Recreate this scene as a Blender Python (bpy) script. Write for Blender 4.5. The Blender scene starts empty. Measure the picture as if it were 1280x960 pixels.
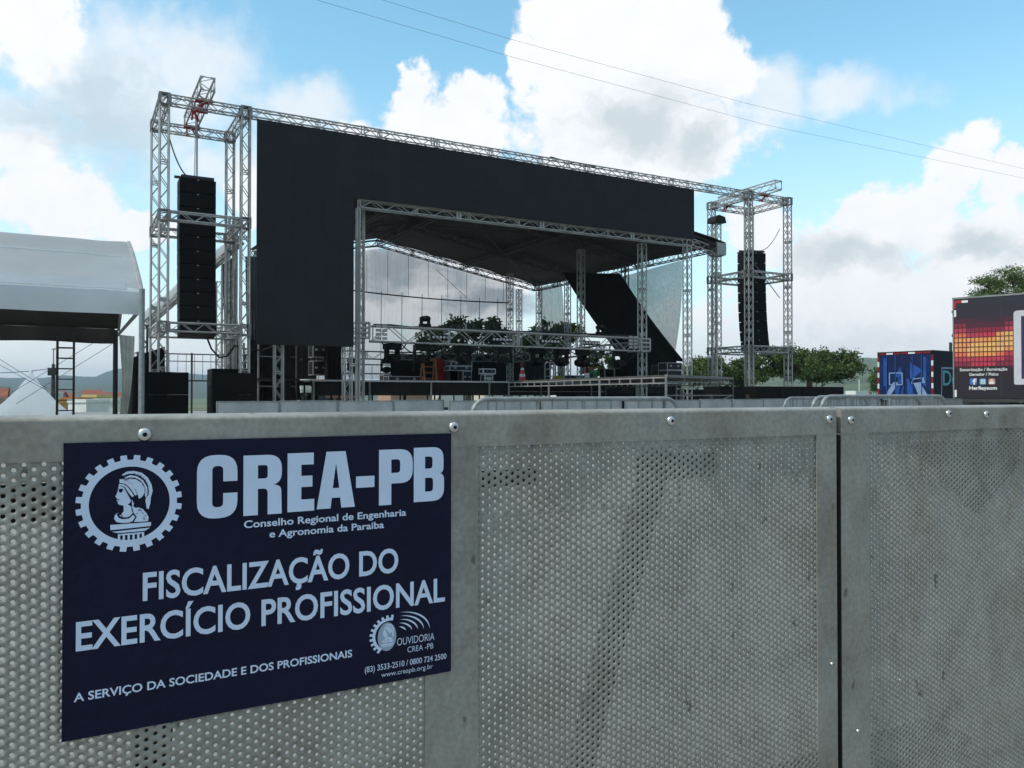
import bpy, math, random
import numpy as np
from mathutils import Vector, Matrix
R = math.radians
scene = bpy.context.scene
COL = scene.collection
random.seed(7)

# ------------------------------------------------------------------ camera
YAW, CAM_Z, FPX, HORIZON = 28.9, 1.227, 1000.0, 493.0      # measured on the A2 notice board (600 x 420 mm)
cam_d = bpy.data.cameras.new("camera"); cam = bpy.data.objects.new("camera", cam_d); COL.objects.link(cam)
cam_d.sensor_width = 36.0; cam_d.lens = FPX / 1280 * 36.0
cam_d.clip_start = 0.05; cam_d.clip_end = 30000
cam.location = (0, 0, CAM_Z)
cam.rotation_euler = (R(90) + math.atan((HORIZON - 480) / FPX), 0, -R(YAW))
scene.camera = cam
scene.view_settings.view_transform = 'Standard'; scene.view_settings.look = 'None'
scene.view_settings.gamma = 1; scene.view_settings.exposure = 0.0
scene.view_settings.use_curve_mapping = False
scene.render.film_transparent = False
try:
    scene.cycles.use_denoising = True
    scene.cycles.max_bounces = 8; scene.cycles.transparent_max_bounces = 16
    scene.cycles.volume_bounces = 0
except Exception: pass

def at(x, y, Y):
    """survey: photo direction (px of the 1280 frame) meets the vertical plane at depth Y metres"""
    a = math.atan((x - 640) / FPX); p = R(YAW) + a
    d = Y * math.cos(a) / math.cos(p)
    return Vector((Y * math.tan(p), Y, CAM_Z + (HORIZON - y) / FPX * d))

# ------------------------------------------------------------------ sky
SUN_AZ, SUN_EL = -93.0, 50.0        # azimuth clockwise from +Y
world = bpy.data.worlds.new("World"); scene.world = world; world.use_nodes = True
def build_sky():
    nt = world.node_tree; N = nt.nodes; L = nt.links; N.clear()
    def nd(t, **k):
        n = N.new(t)
        for a, v in k.items(): setattr(n, a, v)
        return n
    def val(sock, v):
        if hasattr(v, 'is_output'): L.new(v, sock)
        else: sock.default_value = v
    def M(op, a, b=0.0, c=0.0, clamp=False):
        n = nd('ShaderNodeMath', operation=op); n.use_clamp = clamp
        val(n.inputs[0], a); val(n.inputs[1], b); val(n.inputs[2], c); return n.outputs[0]
    def V(op, a, b=(0, 0, 0), c=(0, 0, 0)):
        n = nd('ShaderNodeVectorMath', operation=op)
        val(n.inputs[0], a); val(n.inputs[1], b)
        if op == 'MULTIPLY_ADD': val(n.inputs[2], c)
        return n.outputs['Value'] if op in ('LENGTH', 'DOT_PRODUCT') else n.outputs[0]
    def sstep(x, a, b, lo=0.0, hi=1.0):
        n = nd('ShaderNodeMapRange', interpolation_type='SMOOTHSTEP'); val(n.inputs[0], x)
        n.inputs[1].default_value = a; n.inputs[2].default_value = b
        n.inputs[3].default_value = lo; n.inputs[4].default_value = hi; return n.outputs[0]
    def mix(f, a, b):
        n = nd('ShaderNodeMix', data_type='RGBA'); val(n.inputs[0], f); val(n.inputs[6], a); val(n.inputs[7], b); return n.outputs[2]
    tc = nd('ShaderNodeTexCoord'); sep = nd('ShaderNodeSeparateXYZ'); L.new(tc.outputs['Generated'], sep.inputs[0])
    az = M('DEGREES', M('ARCTAN2', sep.outputs[0], sep.outputs[1]))
    el = M('DEGREES', M('ARCSINE', sep.outputs[2]))
    cmb = nd('ShaderNodeCombineXYZ'); L.new(az, cmb.inputs[0]); L.new(el, cmb.inputs[1])
    P0 = cmb.outputs[0]                                   # degrees: azimuth, elevation
    def noise(vec, scale, detail=4, rough=.55, color=False):
        n = nd('ShaderNodeTexNoise'); L.new(vec, n.inputs['Vector']); n.inputs['Scale'].default_value = scale
        n.inputs['Detail'].default_value = detail; n.inputs['Roughness'].default_value = rough
        return n.outputs['Color'] if color else n.outputs['Fac']
    w1 = V('SUBTRACT', noise(P0, .16, 2, .5, True), (.5, .5, .5))
    w2 = V('SUBTRACT', noise(P0, .7, 3, .6, True), (.5, .5, .5))
    P = V('MULTIPLY_ADD', w1, (5.0, 3.5, 0), P0)
    P = V('MULTIPLY_ADD', w2, (2.0, 2.0, 0), P)
    def blobs(lst, vec):
        out = None
        for (ca, ce, ra, re) in lst:
            q = V('MULTIPLY_ADD', vec, (1 / ra, 1 / re, 0), (-ca / ra, -ce / re, 0))
            d = V('LENGTH', q)
            out = d if out is None else M('MINIMUM', out, d)
        return M('SUBTRACT', 1.0, out)
    def vor(scale):
        n = nd('ShaderNodeTexVoronoi'); n.feature = 'SMOOTH_F1'; n.inputs['Smoothness'].default_value = .35
        L.new(P0, n.inputs['Vector']); n.inputs['Scale'].default_value = scale
        return n.outputs['Distance']
    billow = M('ADD', M('MULTIPLY', M('SUBTRACT', .45, vor(.42)), .30), M('MULTIPLY', M('SUBTRACT', .45, vor(1.15)), .15))
    fine = M('MULTIPLY', M('SUBTRACT', noise(P0, 1.6, 6, .62), .5), .42)
    detail = M('ADD', billow, fine)
    v = M('ADD', blobs(CUMULUS, P), detail)
    a_hard = sstep(v, .0, .32)
    vs = M('ADD', blobs(VEIL, P), M('MULTIPLY', M('SUBTRACT', noise(P0, .25, 5, .6), .5), 1.1))
    a_soft = M('MULTIPLY', sstep(vs, -.1, .75), .80)
    # broken cloud over the rest of the sky (outside the view, it only lights the scene)
    n3 = nd('ShaderNodeTexNoise'); L.new(tc.outputs['Generated'], n3.inputs['Vector'])
    n3.inputs['Scale'].default_value = 3.2; n3.inputs['Detail'].default_value = 5
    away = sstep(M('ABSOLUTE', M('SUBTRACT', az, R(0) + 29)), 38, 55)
    up = sstep(el, 27, 36)
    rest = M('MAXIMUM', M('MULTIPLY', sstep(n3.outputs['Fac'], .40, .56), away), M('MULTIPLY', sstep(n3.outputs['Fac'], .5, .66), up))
    band = sstep(M('MULTIPLY_ADD', noise(P0, .12, 4, .55), 6.0, el), 11.0, 5.0)      # low cloud bank along the horizon
    a_band = M('MULTIPLY', band, .85)
    one = lambda a: M('SUBTRACT', 1.0, a)
    a_air = sstep(el, 24, 3, .0, .50)
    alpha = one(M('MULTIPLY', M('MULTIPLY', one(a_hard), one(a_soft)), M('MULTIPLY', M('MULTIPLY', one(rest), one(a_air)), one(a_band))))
    # thickness shading: grey bases, white tops
    nsh = noise(V('MULTIPLY', P, (1, 1.7, 1)), .24, 7, .62)
    g = M('ADD', M('MULTIPLY', blobs(GREY, P), .9), M('MULTIPLY', M('SUBTRACT', nsh, .5), 1.5))
    grey = M('MULTIPLY', sstep(g, -.15, .85), 1.0)
    low = M('MULTIPLY', band, sstep(nsh, .45, .62, .0, .34))
    grey = M('MAXIMUM', grey, low)
    grey = M('MAXIMUM', grey, M('MULTIPLY', one(a_hard), .18))
    bump = M('MULTIPLY', detail, 1.0)
    white = mix(M('MULTIPLY_ADD', bump, 1.2, .5, True), (.93, .97, 1.02, 1), (1.12, 1.12, 1.12, 1))
    ccol = mix(grey, white, (.67, .75, .795, 1))
    ccol = mix(M('MULTIPLY', away, sstep(el, 60, 35)), ccol, (.315, .35, .385, 1))     # unseen dull cloud deck added behind the camera to dim the foreground
    rain = sstep(M('ADD', blobs(RAIN, P), M('MULTIPLY', M('SUBTRACT', nsh, .5), 2.2)), .0, .8)
    ccol = mix(M('MULTIPLY', rain, .9), ccol, (.40, .475, .53, 1))
    sky = nd('ShaderNodeTexSky'); sky.sky_type = 'NISHITA'; sky.sun_disc = False
    sky.sun_elevation = R(SUN_EL); sky.sun_rotation = R(SUN_AZ)
    sky.air_density = 1.0; sky.dust_density = 1.2; sky.ozone_density = 1.0
    bg_sky = nd('ShaderNodeBackground'); bg_sky.inputs[1].default_value = SKY_STRENGTH
    tint = nd('ShaderNodeMix', data_type='RGBA', blend_type='MULTIPLY'); tint.inputs[0].default_value = 1.0; L.new(sky.outputs[0], tint.inputs[6]); tint.inputs[7].default_value = (1.36, 1.90, 1.70, 1)
    L.new(tint.outputs[2], bg_sky.inputs[0])
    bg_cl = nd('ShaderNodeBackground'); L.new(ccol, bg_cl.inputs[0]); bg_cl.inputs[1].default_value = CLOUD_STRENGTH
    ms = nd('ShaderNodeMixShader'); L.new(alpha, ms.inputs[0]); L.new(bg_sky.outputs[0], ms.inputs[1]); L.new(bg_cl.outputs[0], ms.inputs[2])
    out = nd('ShaderNodeOutputWorld'); L.new(ms.outputs[0], out.inputs[0])
SKY_STRENGTH, CLOUD_STRENGTH = 0.15, 1.0
# clouds: azimuth, elevation, half width, half height (degrees)
CUMULUS = [(36.5, 24.5, 7.5, 6.5), (33.0, 22.5, 4.2, 5.0), (29.9, 22.6, 1.8, 1.9), (31.7, 25.0, 2.4, 2.4), (40.5, 25.0, 4.0, 4.5),
           (43.0, 21.2, 3.1, 3.2), (36.2, 17.5, 8.5, 4.5), (42.0, 17.0, 5.0, 3.4), (33.5, 19.0, 5.0, 4.0), (39.0, 21.0, 5.0, 4.0),
           (22.3, 20.4, 2.1, 1.9), (26.3, 20.4, 2.7, 2.2), (24.3, 18.2, 6.2, 2.9), (18.2, 17.2, 3.0, 2.2),
           (58.0, 14.4, 2.2, 2.7), (56.2, 11.6, 3.9, 2.6), (53.0, 11.7, 2.7, 1.9), (51.6, 8.6, 6.0, 3.0), (60.8, 12.9, 2.0, 2.5), (62.0, 7.5, 9.0, 4.4),
           (54.5, 5.6, 15.0, 4.0), (48.8, 8.1, 3.2, 3.0), (-2.3, 21.8, 3.6, 3.2), (-1.2, 11.6, 5.0, 2.8), (3.5, 10.8, 3.4, 1.5), (-3.0, 14.0, 2.4, 1.8),
           (11.0, 13.8, 2.0, 2.4), (23.0, 7.3, 10.0, 3.6), (46.0, 11.0, 3.0, 2.6), (-6.0, 25.0, 4.0, 5.0)]
VEIL = [(46.8, 19.6, 4.0, 2.6), (51.5, 19.3, 5.0, 1.9), (2.0, 18.5, 9.0, 6.0), (7.0, 21.0, 6.0, 4.5), (14.5, 19.3, 4.2, 2.8), (10.0, 15.5, 5.0, 2.5), (-3.0, 16.0, 5.0, 4.0)]
RAIN = [(21.0, 8.6, 8.0, 2.6), (27.0, 6.6, 5.0, 1.8), (38.5, 7.5, 3.0, 2.5)]      # darker cloud bases behind the stage
GREY = [(37.5, 18.6, 6.0, 2.7), (51.8, 9.3, 6.0, 1.7), (2.0, 17.0, 7.0, 4.5), (59.5, 8.8, 4.0, 1.2), (42.5, 17.2, 3.0, 2.0)]
build_sky()
try:
    world.cycles.sampling_method = 'MANUAL'; world.cycles.sample_map_resolution = 512
except Exception: pass
sd = bpy.data.lights.new("sun", 'SUN'); sun = bpy.data.objects.new("sun", sd); COL.objects.link(sun)
sd.energy = 2.6; sd.angle = R(1.5); sd.color = (1.0, .95, .88)
sv = Vector((math.sin(R(SUN_AZ)) * math.cos(R(SUN_EL)), math.cos(R(SUN_AZ)) * math.cos(R(SUN_EL)), math.sin(R(SUN_EL))))
sun.rotation_euler = (-sv).to_track_quat('-Z', 'Y').to_euler(); sun.location = (0, 0, 60)

# ------------------------------------------------------------------ materials
def mat(name, col, rough=.6, metal=0.0, var=0.0, scale=6.0, bump=0.0, bscale=None, spec=None, col2=None, transl=0.0, detail=5):
    m = bpy.data.materials.new(name); m.use_nodes = True
    nt = m.node_tree; b = nt.nodes['Principled BSDF']
    b.inputs['Base Color'].default_value = (*col, 1); b.inputs['Roughness'].default_value = rough; b.inputs['Metallic'].default_value = metal
    if spec is not None: b.inputs['Specular IOR Level'].default_value = spec
    tc = nt.nodes.new('ShaderNodeTexCoord')
    if var or col2:
        n = nt.nodes.new('ShaderNodeTexNoise'); n.inputs['Scale'].default_value = scale; n.inputs['Detail'].default_value = detail
        n.inputs['Roughness'].default_value = .65
        nt.links.new(tc.outputs['Object'], n.inputs['Vector'])
        rp = nt.nodes.new('ShaderNodeValToRGB'); rp.color_ramp.elements[0].position = .33; rp.color_ramp.elements[1].position = .68
        c2 = col2 or tuple(min(1, c * (1 + var)) for c in col)
        c1 = col if col2 else tuple(c * (1 - var) for c in col)
        rp.color_ramp.elements[0].color = (*c1, 1); rp.color_ramp.elements[1].color = (*c2, 1)
        nt.links.new(n.outputs['Fac'], rp.inputs[0]); nt.links.new(rp.outputs[0], b.inputs['Base Color'])
    if bump:
        n2 = nt.nodes.new('ShaderNodeTexNoise'); n2.inputs['Scale'].default_value = bscale or scale * 3; n2.inputs['Detail'].default_value = 4
        nt.links.new(tc.outputs['Object'], n2.inputs['Vector'])
        bp = nt.nodes.new('ShaderNodeBump'); bp.inputs['Strength'].default_value = bump; bp.inputs['Distance'].default_value = .02
        nt.links.new(n2.outputs['Fac'], bp.inputs['Height']); nt.links.new(bp.outputs[0], b.inputs['Normal'])
    if transl:
        t = nt.nodes.new('ShaderNodeBsdfTranslucent'); mx = nt.nodes.new('ShaderNodeMixShader'); mx.inputs[0].default_value = transl
        if var or col2: nt.links.new(rp.outputs[0], t.inputs[0])
        else: t.inputs[0].default_value = (*col, 1)
        out = nt.nodes['Material Output']
        nt.links.new(b.outputs[0], mx.inputs[1]); nt.links.new(t.outputs[0], mx.inputs[2]); nt.links.new(mx.outputs[0], out.inputs[0])
    return m

def galvanised():
    """weathered aluminium: blotches, brown grime, small dark scuffs"""
    m = bpy.data.materials.new('weathered_aluminium'); m.use_nodes = True; nt = m.node_tree; b = nt.nodes['Principled BSDF']; L = nt.links
    tc = nt.nodes.new('ShaderNodeTexCoord')
    def noise(scale, det, rough=.6, stretch=(1, 1, 1)):
        mp = nt.nodes.new('ShaderNodeMapping'); mp.inputs['Scale'].default_value = stretch; L.new(tc.outputs['Object'], mp.inputs[0])
        n = nt.nodes.new('ShaderNodeTexNoise'); n.inputs['Scale'].default_value = scale; n.inputs['Detail'].default_value = det; n.inputs['Roughness'].default_value = rough
        L.new(mp.outputs[0], n.inputs[0]); return n.outputs['Fac']
    def ramp(f, stops):
        r = nt.nodes.new('ShaderNodeValToRGB'); e = r.color_ramp.elements
        while len(e) < len(stops): e.new(.5)
        for i, (p, c) in enumerate(stops): e[i].position = p; e[i].color = (*c, 1)
        L.new(f, r.inputs[0]); return r.outputs[0]
    def mix(f, a, bb, mode='MIX'):
        n = nt.nodes.new('ShaderNodeMix'); n.data_type = 'RGBA'; n.blend_type = mode
        for s, v in ((n.inputs[0], f), (n.inputs[6], a), (n.inputs[7], bb)):
            if hasattr(v, 'is_output'): L.new(v, s)
            else: s.default_value = v
        return n.outputs[2]
    base = ramp(noise(7, 6, .65), [(.28, (.27, .262, .235)), (.5, (.355, .346, .312)), (.74, (.425, .415, .375))])
    brown = ramp(noise(3.3, 5, .6, (1, 1, .6)), [(.48, (1, 1, 1)), (.72, (.78, .70, .61))])
    c = mix(1.0, base, brown, 'MULTIPLY')
    vo = nt.nodes.new('ShaderNodeTexNoise'); vo.inputs['Scale'].default_value = 29; vo.inputs['Detail'].default_value = 3
    mp = nt.nodes.new('ShaderNodeMapping'); mp.inputs['Scale'].default_value = (1, 1, .55); mp.inputs['Rotation'].default_value = (0, .5, 0)
    L.new(tc.outputs['Object'], mp.inputs[0]); L.new(mp.outputs[0], vo.inputs[0])
    scuff = ramp(vo.outputs['Fac'], [(.675, (1, 1, 1)), (.73, (.40, .39, .37))])
    c = mix(.9, c, scuff, 'MULTIPLY')
    c = mix(1.0, c, ramp(noise(11, 5, .7), [(.57, (1, 1, 1)), (.70, (.80, .77, .73))]), 'MULTIPLY')      # grimy hand marks
    c = mix(1.0, c, ramp(noise(95, 2, .5), [(.35, (.88, .88, .88)), (.65, (1.08, 1.08, 1.08))]), 'MULTIPLY')   # zinc spangle
    L.new(c, b.inputs['Base Color']); b.inputs['Metallic'].default_value = .35
    L.new(ramp(noise(9, 4), [(.3, (.42,) * 3), (.7, (.62,) * 3)]), b.inputs['Roughness'])
    bp = nt.nodes.new('ShaderNodeBump'); bp.inputs['Strength'].default_value = .25; bp.inputs['Distance'].default_value = .004
    L.new(noise(22, 5), bp.inputs['Height']); L.new(bp.outputs[0], b.inputs['Normal'])
    return m

def mesh_cloth(name, col, opacity, streak=.08):
    m = bpy.data.materials.new(name); m.use_nodes = True; nt = m.node_tree; b = nt.nodes['Principled BSDF']
    b.inputs['Base Color'].default_value = (*col, 1); b.inputs['Roughness'].default_value = .8
    tr = nt.nodes.new('ShaderNodeBsdfTransparent'); mx = nt.nodes.new('ShaderNodeMixShader')
    tc = nt.nodes.new('ShaderNodeTexCoord'); mp = nt.nodes.new('ShaderNodeMapping'); mp.inputs['Scale'].default_value = (6, 6, .35)
    n = nt.nodes.new('ShaderNodeTexNoise'); n.inputs['Scale'].default_value = 2.0; n.inputs['Detail'].default_value = 4
    nt.links.new(tc.outputs['Object'], mp.inputs[0]); nt.links.new(mp.outputs[0], n.inputs[0])
    mr = nt.nodes.new('ShaderNodeMapRange'); mr.inputs[1].default_value = .3; mr.inputs[2].default_value = .7
    mr.inputs[3].default_value = opacity - streak; mr.inputs[4].default_value = opacity + streak
    nt.links.new(n.outputs['Fac'], mr.inputs[0]); nt.links.new(mr.outputs[0], mx.inputs[0])
    nt.links.new(tr.outputs[0], mx.inputs[1]); nt.links.new(b.outputs[0], mx.inputs[2])
    nt.links.new(mx.outputs[0], nt.nodes['Material Output'].inputs[0])
    return m

def leaf_mat(name, dark, light):
    m = mat(name, dark, .55, 0, 0, 1.1, col2=light, transl=.25, spec=.3)
    return m

M_alu = mat('aluminium_truss', (.40, .395, .38), .45, .4, .18, 3.0)
M_alu_dk = mat('dark_aluminium', (.25, .25, .245), .5, .4, .25, 4.0)  # darker aluminium tone for corner blocks, back trusses and fittings
M_galv = galvanised()
M_steel = mat('galvanised_tube', (.27, .30, .295), .55, .3, .25, 8.0)
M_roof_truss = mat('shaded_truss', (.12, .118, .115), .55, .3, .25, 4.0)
M_darksteel = mat('dark_steel', (.045, .043, .042), .6, .2, .3, 8)
M_bolt = mat('bright_bolt', (.66, .66, .64), .25, .9, .1, 30)
M_black = mat('black_paint', (.006, .006, .0065), .6, 0, .3, 5, spec=.2)
M_grille = mat('black_grille', (.0075, .0075, .008), .75, 0, .25, 40, .3, spec=.15)
M_cloth_bk = mat('black_cloth', (.012, .0115, .012), .9, 0, .35, 1.3, .4, 3)
M_roof = mat('grey_roof_vinyl', (.055, .052, .05), .75, 0, .25, .6, .2, 2)
M_tarp = mat('grey_tarp', (.16, .165, .165), .8, 0, .3, 1.5, .5, 3, transl=.15)
M_tent = mat('white_tent_vinyl', (.86, .91, .94), .5, 0, .05, .7, .12, 2.5, transl=.7)
M_tentbrown = mat('brown_lining', (.06, .048, .042), .8, 0, .25, 1.2)
M_cream = mat('cream_curtain', (.70, .70, .63), .8, 0, .15, 2, .5, 6, transl=.45)
M_deck = mat('deck_plywood', (.08, .075, .07), .8, 0, .3, 3)
M_case_edge = mat('case_edging', (.50, .50, .50), .4, .6, .1, 8)
M_case = mat('case_laminate', (.022, .023, .025), .5, 0, .3, 4)
M_white = mat('white_paint', (.75, .75, .73), .5, 0, .06, 5)
M_mesh = mesh_cloth('grey_mesh_cloth', (.04, .05, .06), .40, .03)
M_mesh2 = mesh_cloth('grey_mesh_cloth_side', (.085, .095, .10), .66, .045)
M_cable = mat('black_cable', (.015, .015, .016), .6)
M_rope = mat('steel_rope', (.20, .21, .22), .5, .5)
M_bark = mat('bark', (.10, .08, .06), .9, 0, .4, 8, .6)
M_red = mat('red_cloth', (.32, .018, .018), .8, 0, .2, 6)
M_orange = mat('orange_paint', (.34, .115, .02), .5, 0, .15, 9)
M_strap = mat('red_strap', (.42, .04, .055), .6, 0, .1, 9)

# ------------------------------------------------------------------ mesh helpers
class MB:
    def __init__(s): s.v = []; s.f = []; s.smooth = False
    def add(s, vs, fs):
        o = len(s.v); s.v.extend([tuple(p) for p in vs]); s.f.extend([tuple(i + o for i in f) for f in fs])
    def box(s, c, size, rot=None):
        x, y, z = [q / 2 for q in size]; c = Vector(c)
        vs = [Vector((a, b, d)) for a in (-x, x) for b in (-y, y) for d in (-z, z)]
        if rot is not None: vs = [rot @ p for p in vs]
        s.add([p + c for p in vs], [(0, 1, 3, 2), (4, 6, 7, 5), (0, 4, 5, 1), (2, 3, 7, 6), (0, 2, 6, 4), (1, 5, 7, 3)]); return s
    def bx(s, x0, x1, y0, y1, z0, z1): return s.box(((x0 + x1) / 2, (y0 + y1) / 2, (z0 + z1) / 2), (x1 - x0, y1 - y0, z1 - z0))
    def tube(s, p0, p1, r, n=6, r1=None, caps=True):
        p0 = Vector(p0); p1 = Vector(p1); d = p1 - p0
        if d.length < 1e-6: return s
        q = d.to_track_quat('Z', 'Y'); r1 = r if r1 is None else r1
        vs = []
        for p, rr in ((p0, r), (p1, r1)):
            for k in range(n):
                t = 2 * math.pi * (k + .5) / n
                vs.append(p + q @ Vector((rr * math.cos(t), rr * math.sin(t), 0)))
        fs = [(k, (k + 1) % n, n + (k + 1) % n, n + k) for k in range(n)]
        if caps: fs += [tuple(range(n - 1, -1, -1)), tuple(range(n, 2 * n))]
        s.add(vs, fs); return s
    def path(s, pts, r, n=6):
        pts = [Vector(p) for p in pts]; rings = []
        for i, p in enumerate(pts):
            d = (pts[min(i + 1, len(pts) - 1)] - pts[max(i - 1, 0)]).normalized()
            up = Vector((0, 0, 1)) if abs(d.z) < .95 else Vector((0, 1, 0))
            a = d.cross(up).normalized(); b = a.cross(d)
            rr = r[i] if isinstance(r, (list, tuple)) else r
            rings.append([p + a * rr * math.cos(2 * math.pi * k / n) + b * rr * math.sin(2 * math.pi * k / n) for k in range(n)])
        vs = [q for g in rings for q in g]; fs = []
        for i in range(len(pts) - 1):
            for k in range(n): fs.append((i * n + k, i * n + (k + 1) % n, (i + 1) * n + (k + 1) % n, (i + 1) * n + k))
        fs += [tuple(range(n - 1, -1, -1)), tuple(range((len(pts) - 1) * n, len(pts) * n))]
        s.add(vs, fs); return s
    def prism(s, poly, axis, a0, a1):
        """closed 2-D outline extruded along axis: 'x' -> (y,z), 'y' -> (x,z), 'z' -> (x,y)"""
        f = {'x': lambda u, v, a: (a, u, v), 'y': lambda u, v, a: (u, a, v), 'z': lambda u, v, a: (u, v, a)}[axis]
        n = len(poly); vs = [f(u, v, a0) for u, v in poly] + [f(u, v, a1) for u, v in poly]
        s.add(vs, [tuple(range(n)), tuple(range(2 * n - 1, n - 1, -1))] + [(k, n + k, n + (k + 1) % n, (k + 1) % n) for k in range(n)]); return s
    def lathe(s, prof, c, n=12, axis='z'):
        c = Vector(c); vs = []
        for r, h in prof:
            for k in range(n):
                t = 2 * math.pi * k / n; a, b = r * math.cos(t), r * math.sin(t)
                vs.append(c + (Vector((a, b, h)) if axis == 'z' else Vector((a, -h, b)) if axis == 'y' else Vector((h, a, b))))
        fs = []
        for i in range(len(prof) - 1):
            for k in range(n): fs.append((i * n + k, i * n + (k + 1) % n, (i + 1) * n + (k + 1) % n, (i + 1) * n + k))
        fs += [tuple(range(n - 1, -1, -1)), tuple(range((len(prof) - 1) * n, len(prof) * n))]
        s.add(vs, fs); return s
    def sheet(s, fn, nu, nv):
        vs = [fn(i / nu, j / nv) for j in range(nv + 1) for i in range(nu + 1)]
        fs = [(j * (nu + 1) + i, j * (nu + 1) + i + 1, (j + 1) * (nu + 1) + i + 1, (j + 1) * (nu + 1) + i) for j in range(nv) for i in range(nu)]
        s.add(vs, fs); return s
    def truss(s, p0, p1, w=.29, up=(0, 0, 1), cr=.025, lr=.0125, pitch=.34, ring=2.0, cap=True, h=None):
        """square box truss: four chords, zig-zag lacing on four sides, square frames"""
        p0 = Vector(p0); p1 = Vector(p1); d = p1 - p0; Ln = d.length; d.normalize()
        up = Vector(up)
        if abs(d.dot(up)) > .95: up = Vector((0, 1, 0))
        a = d.cross(up).normalized(); b = a.cross(d).normalized()
        e = w / 2 - cr; eh = (h or w) / 2 - cr
        off = [a * i * e + b * j * eh for i, j in ((-1, -1), (1, -1), (1, 1), (-1, 1))]
        for o in off: s.tube(p0 + o, p1 + o, cr, 6)
        n = max(1, round(Ln / pitch)); st = Ln / n
        for k in range(4):
            u, v = off[k], off[(k + 1) % 4]
            for i in range(n):
                A, B = (u, v) if (i + (k in (1, 2))) % 2 else (v, u)
                s.tube(p0 + d * i * st + A, p0 + d * (i + 1) * st + B, lr, 4, caps=False)
        m = max(1, round(Ln / ring)); 
        for i in range(m + 1):
            for g in ((0,) if i in (0, m) else (-.03, .03)):
                t = min(max(Ln * i / m + g, .01), Ln - .01)
                for k in range(4): s.tube(p0 + d * t + off[k], p0 + d * t + off[(k + 1) % 4], lr * 1.25, 4, caps=False)
        return s
    def build(s, name, m, parent=None, smooth=None):
        """vertices are in world metres; a part's mesh is re-expressed in its parent's frame"""
        vs = s.v
        if parent is not None:
            w = Matrix(); p = parent
            while p is not None: w = p.matrix_basis @ w; p = p.parent
            w = w.inverted(); vs = [tuple(w @ Vector(q)) for q in vs]
        me = bpy.data.meshes.new(name); me.from_pydata(vs, [], s.f); me.update()
        for q in (m if isinstance(m, (list, tuple)) else (m,)): me.materials.append(q)
        if smooth if smooth is not None else s.smooth:
            me.polygons.foreach_set('use_smooth', [True] * len(me.polygons))
        o = bpy.data.objects.new(name, me); COL.objects.link(o)
        if parent is not None: o.parent = parent
        return o

def tag(o, label=None, cat=None, group=None, kind=None):
    for k, v in (('label', label), ('category', cat), ('group', group), ('kind', kind)):
        if v: o[k] = v
    return o
def thing(name, label, cat, loc=(0, 0, 0), rz=0.0, group=None):
    o = bpy.data.objects.new(name, None); COL.objects.link(o); o.location = loc; o.rotation_euler = (0, 0, rz)
    o.empty_display_size = .2
    return tag(o, label, cat, group)
def dup(root, loc, rz=None, label=None, scale=None):
    def cp(o, par):
        c = o.copy(); COL.objects.link(c)
        if par is not None: c.parent = par
        for ch in o.children: cp(ch, c)
        return c
    c = cp(root, None); c.location = loc
    if rz is not None: c.rotation_euler = (0, 0, rz)
    if scale is not None: c.scale = scale
    if label: c['label'] = label
    return c

# ------------------------------------------------------------------ ground and hills
def terrain_z(x, y):
    r = math.hypot(x, y); t = min(max((r - 62) / 60, 0), 1); t = t * t * (3 - 2 * t)
    return -5.2 * t
def build_ground():
    mb = MB(); rad = [0.01, 3, 8, 15, 25, 40, 55, 65, 75, 85, 95, 105, 115, 125, 160, 260, 500, 1000, 2500, 4150]; na = 96
    vs = []
    for r in rad:
        for k in range(na):
            t = 2 * math.pi * k / na; x, y = r * math.sin(t), r * math.cos(t)
            vs.append((x, y, terrain_z(x, y)))
    fs = [(i * na + k, i * na + (k + 1) % na, (i + 1) * na + (k + 1) % na, (i + 1) * na + k) for i in range(len(rad) - 1) for k in range(na)]
    mb.add(vs, fs)
    m = bpy.data.materials.new('ground_surface'); m.use_nodes = True; nt = m.node_tree; b = nt.nodes['Principled BSDF']; L = nt.links
    tc = nt.nodes.new('ShaderNodeTexCoord'); n = nt.nodes.new('ShaderNodeTexNoise'); n.inputs['Scale'].default_value = .8; n.inputs['Detail'].default_value = 8
    L.new(tc.outputs['Object'], n.inputs[0])
    r1 = nt.nodes.new('ShaderNodeValToRGB'); r1.color_ramp.elements[0].color = (.20, .20, .19, 1); r1.color_ramp.elements[1].color = (.30, .295, .28, 1)
    L.new(n.outputs['Fac'], r1.inputs[0])
    n2 = nt.nodes.new('ShaderNodeTexNoise'); n2.inputs['Scale'].default_value = .012; n2.inputs['Detail'].default_value = 8; L.new(tc.outputs['Object'], n2.inputs[0])
    r2 = nt.nodes.new('ShaderNodeValToRGB'); r2.color_ramp.elements[0].position = .38; r2.color_ramp.elements[1].position = .62
    r2.color_ramp.elements[0].color = (.05, .075, .03, 1); r2.color_ramp.elements[1].color = (.15, .17, .075, 1); L.new(n2.outputs['Fac'], r2.inputs[0])
    ln = nt.nodes.new('ShaderNodeVectorMath'); ln.operation = 'LENGTH'; L.new(tc.outputs['Object'], ln.inputs[0])
    mr = nt.nodes.new('ShaderNodeMapRange'); mr.inputs[1].default_value = 66; mr.inputs[2].default_value = 72; L.new(ln.outputs['Value'], mr.inputs[0])
    mx = nt.nodes.new('ShaderNodeMix'); mx.data_type = 'RGBA'; L.new(mr.outputs[0], mx.inputs[0]); L.new(r1.outputs[0], mx.inputs[6]); L.new(r2.outputs[0], mx.inputs[7])
    L.new(mx.outputs[2], b.inputs['Base Color']); b.inputs['Roughness'].default_value = .9
    tag(mb.build('ground', m), kind='structure')
build_ground()

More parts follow.
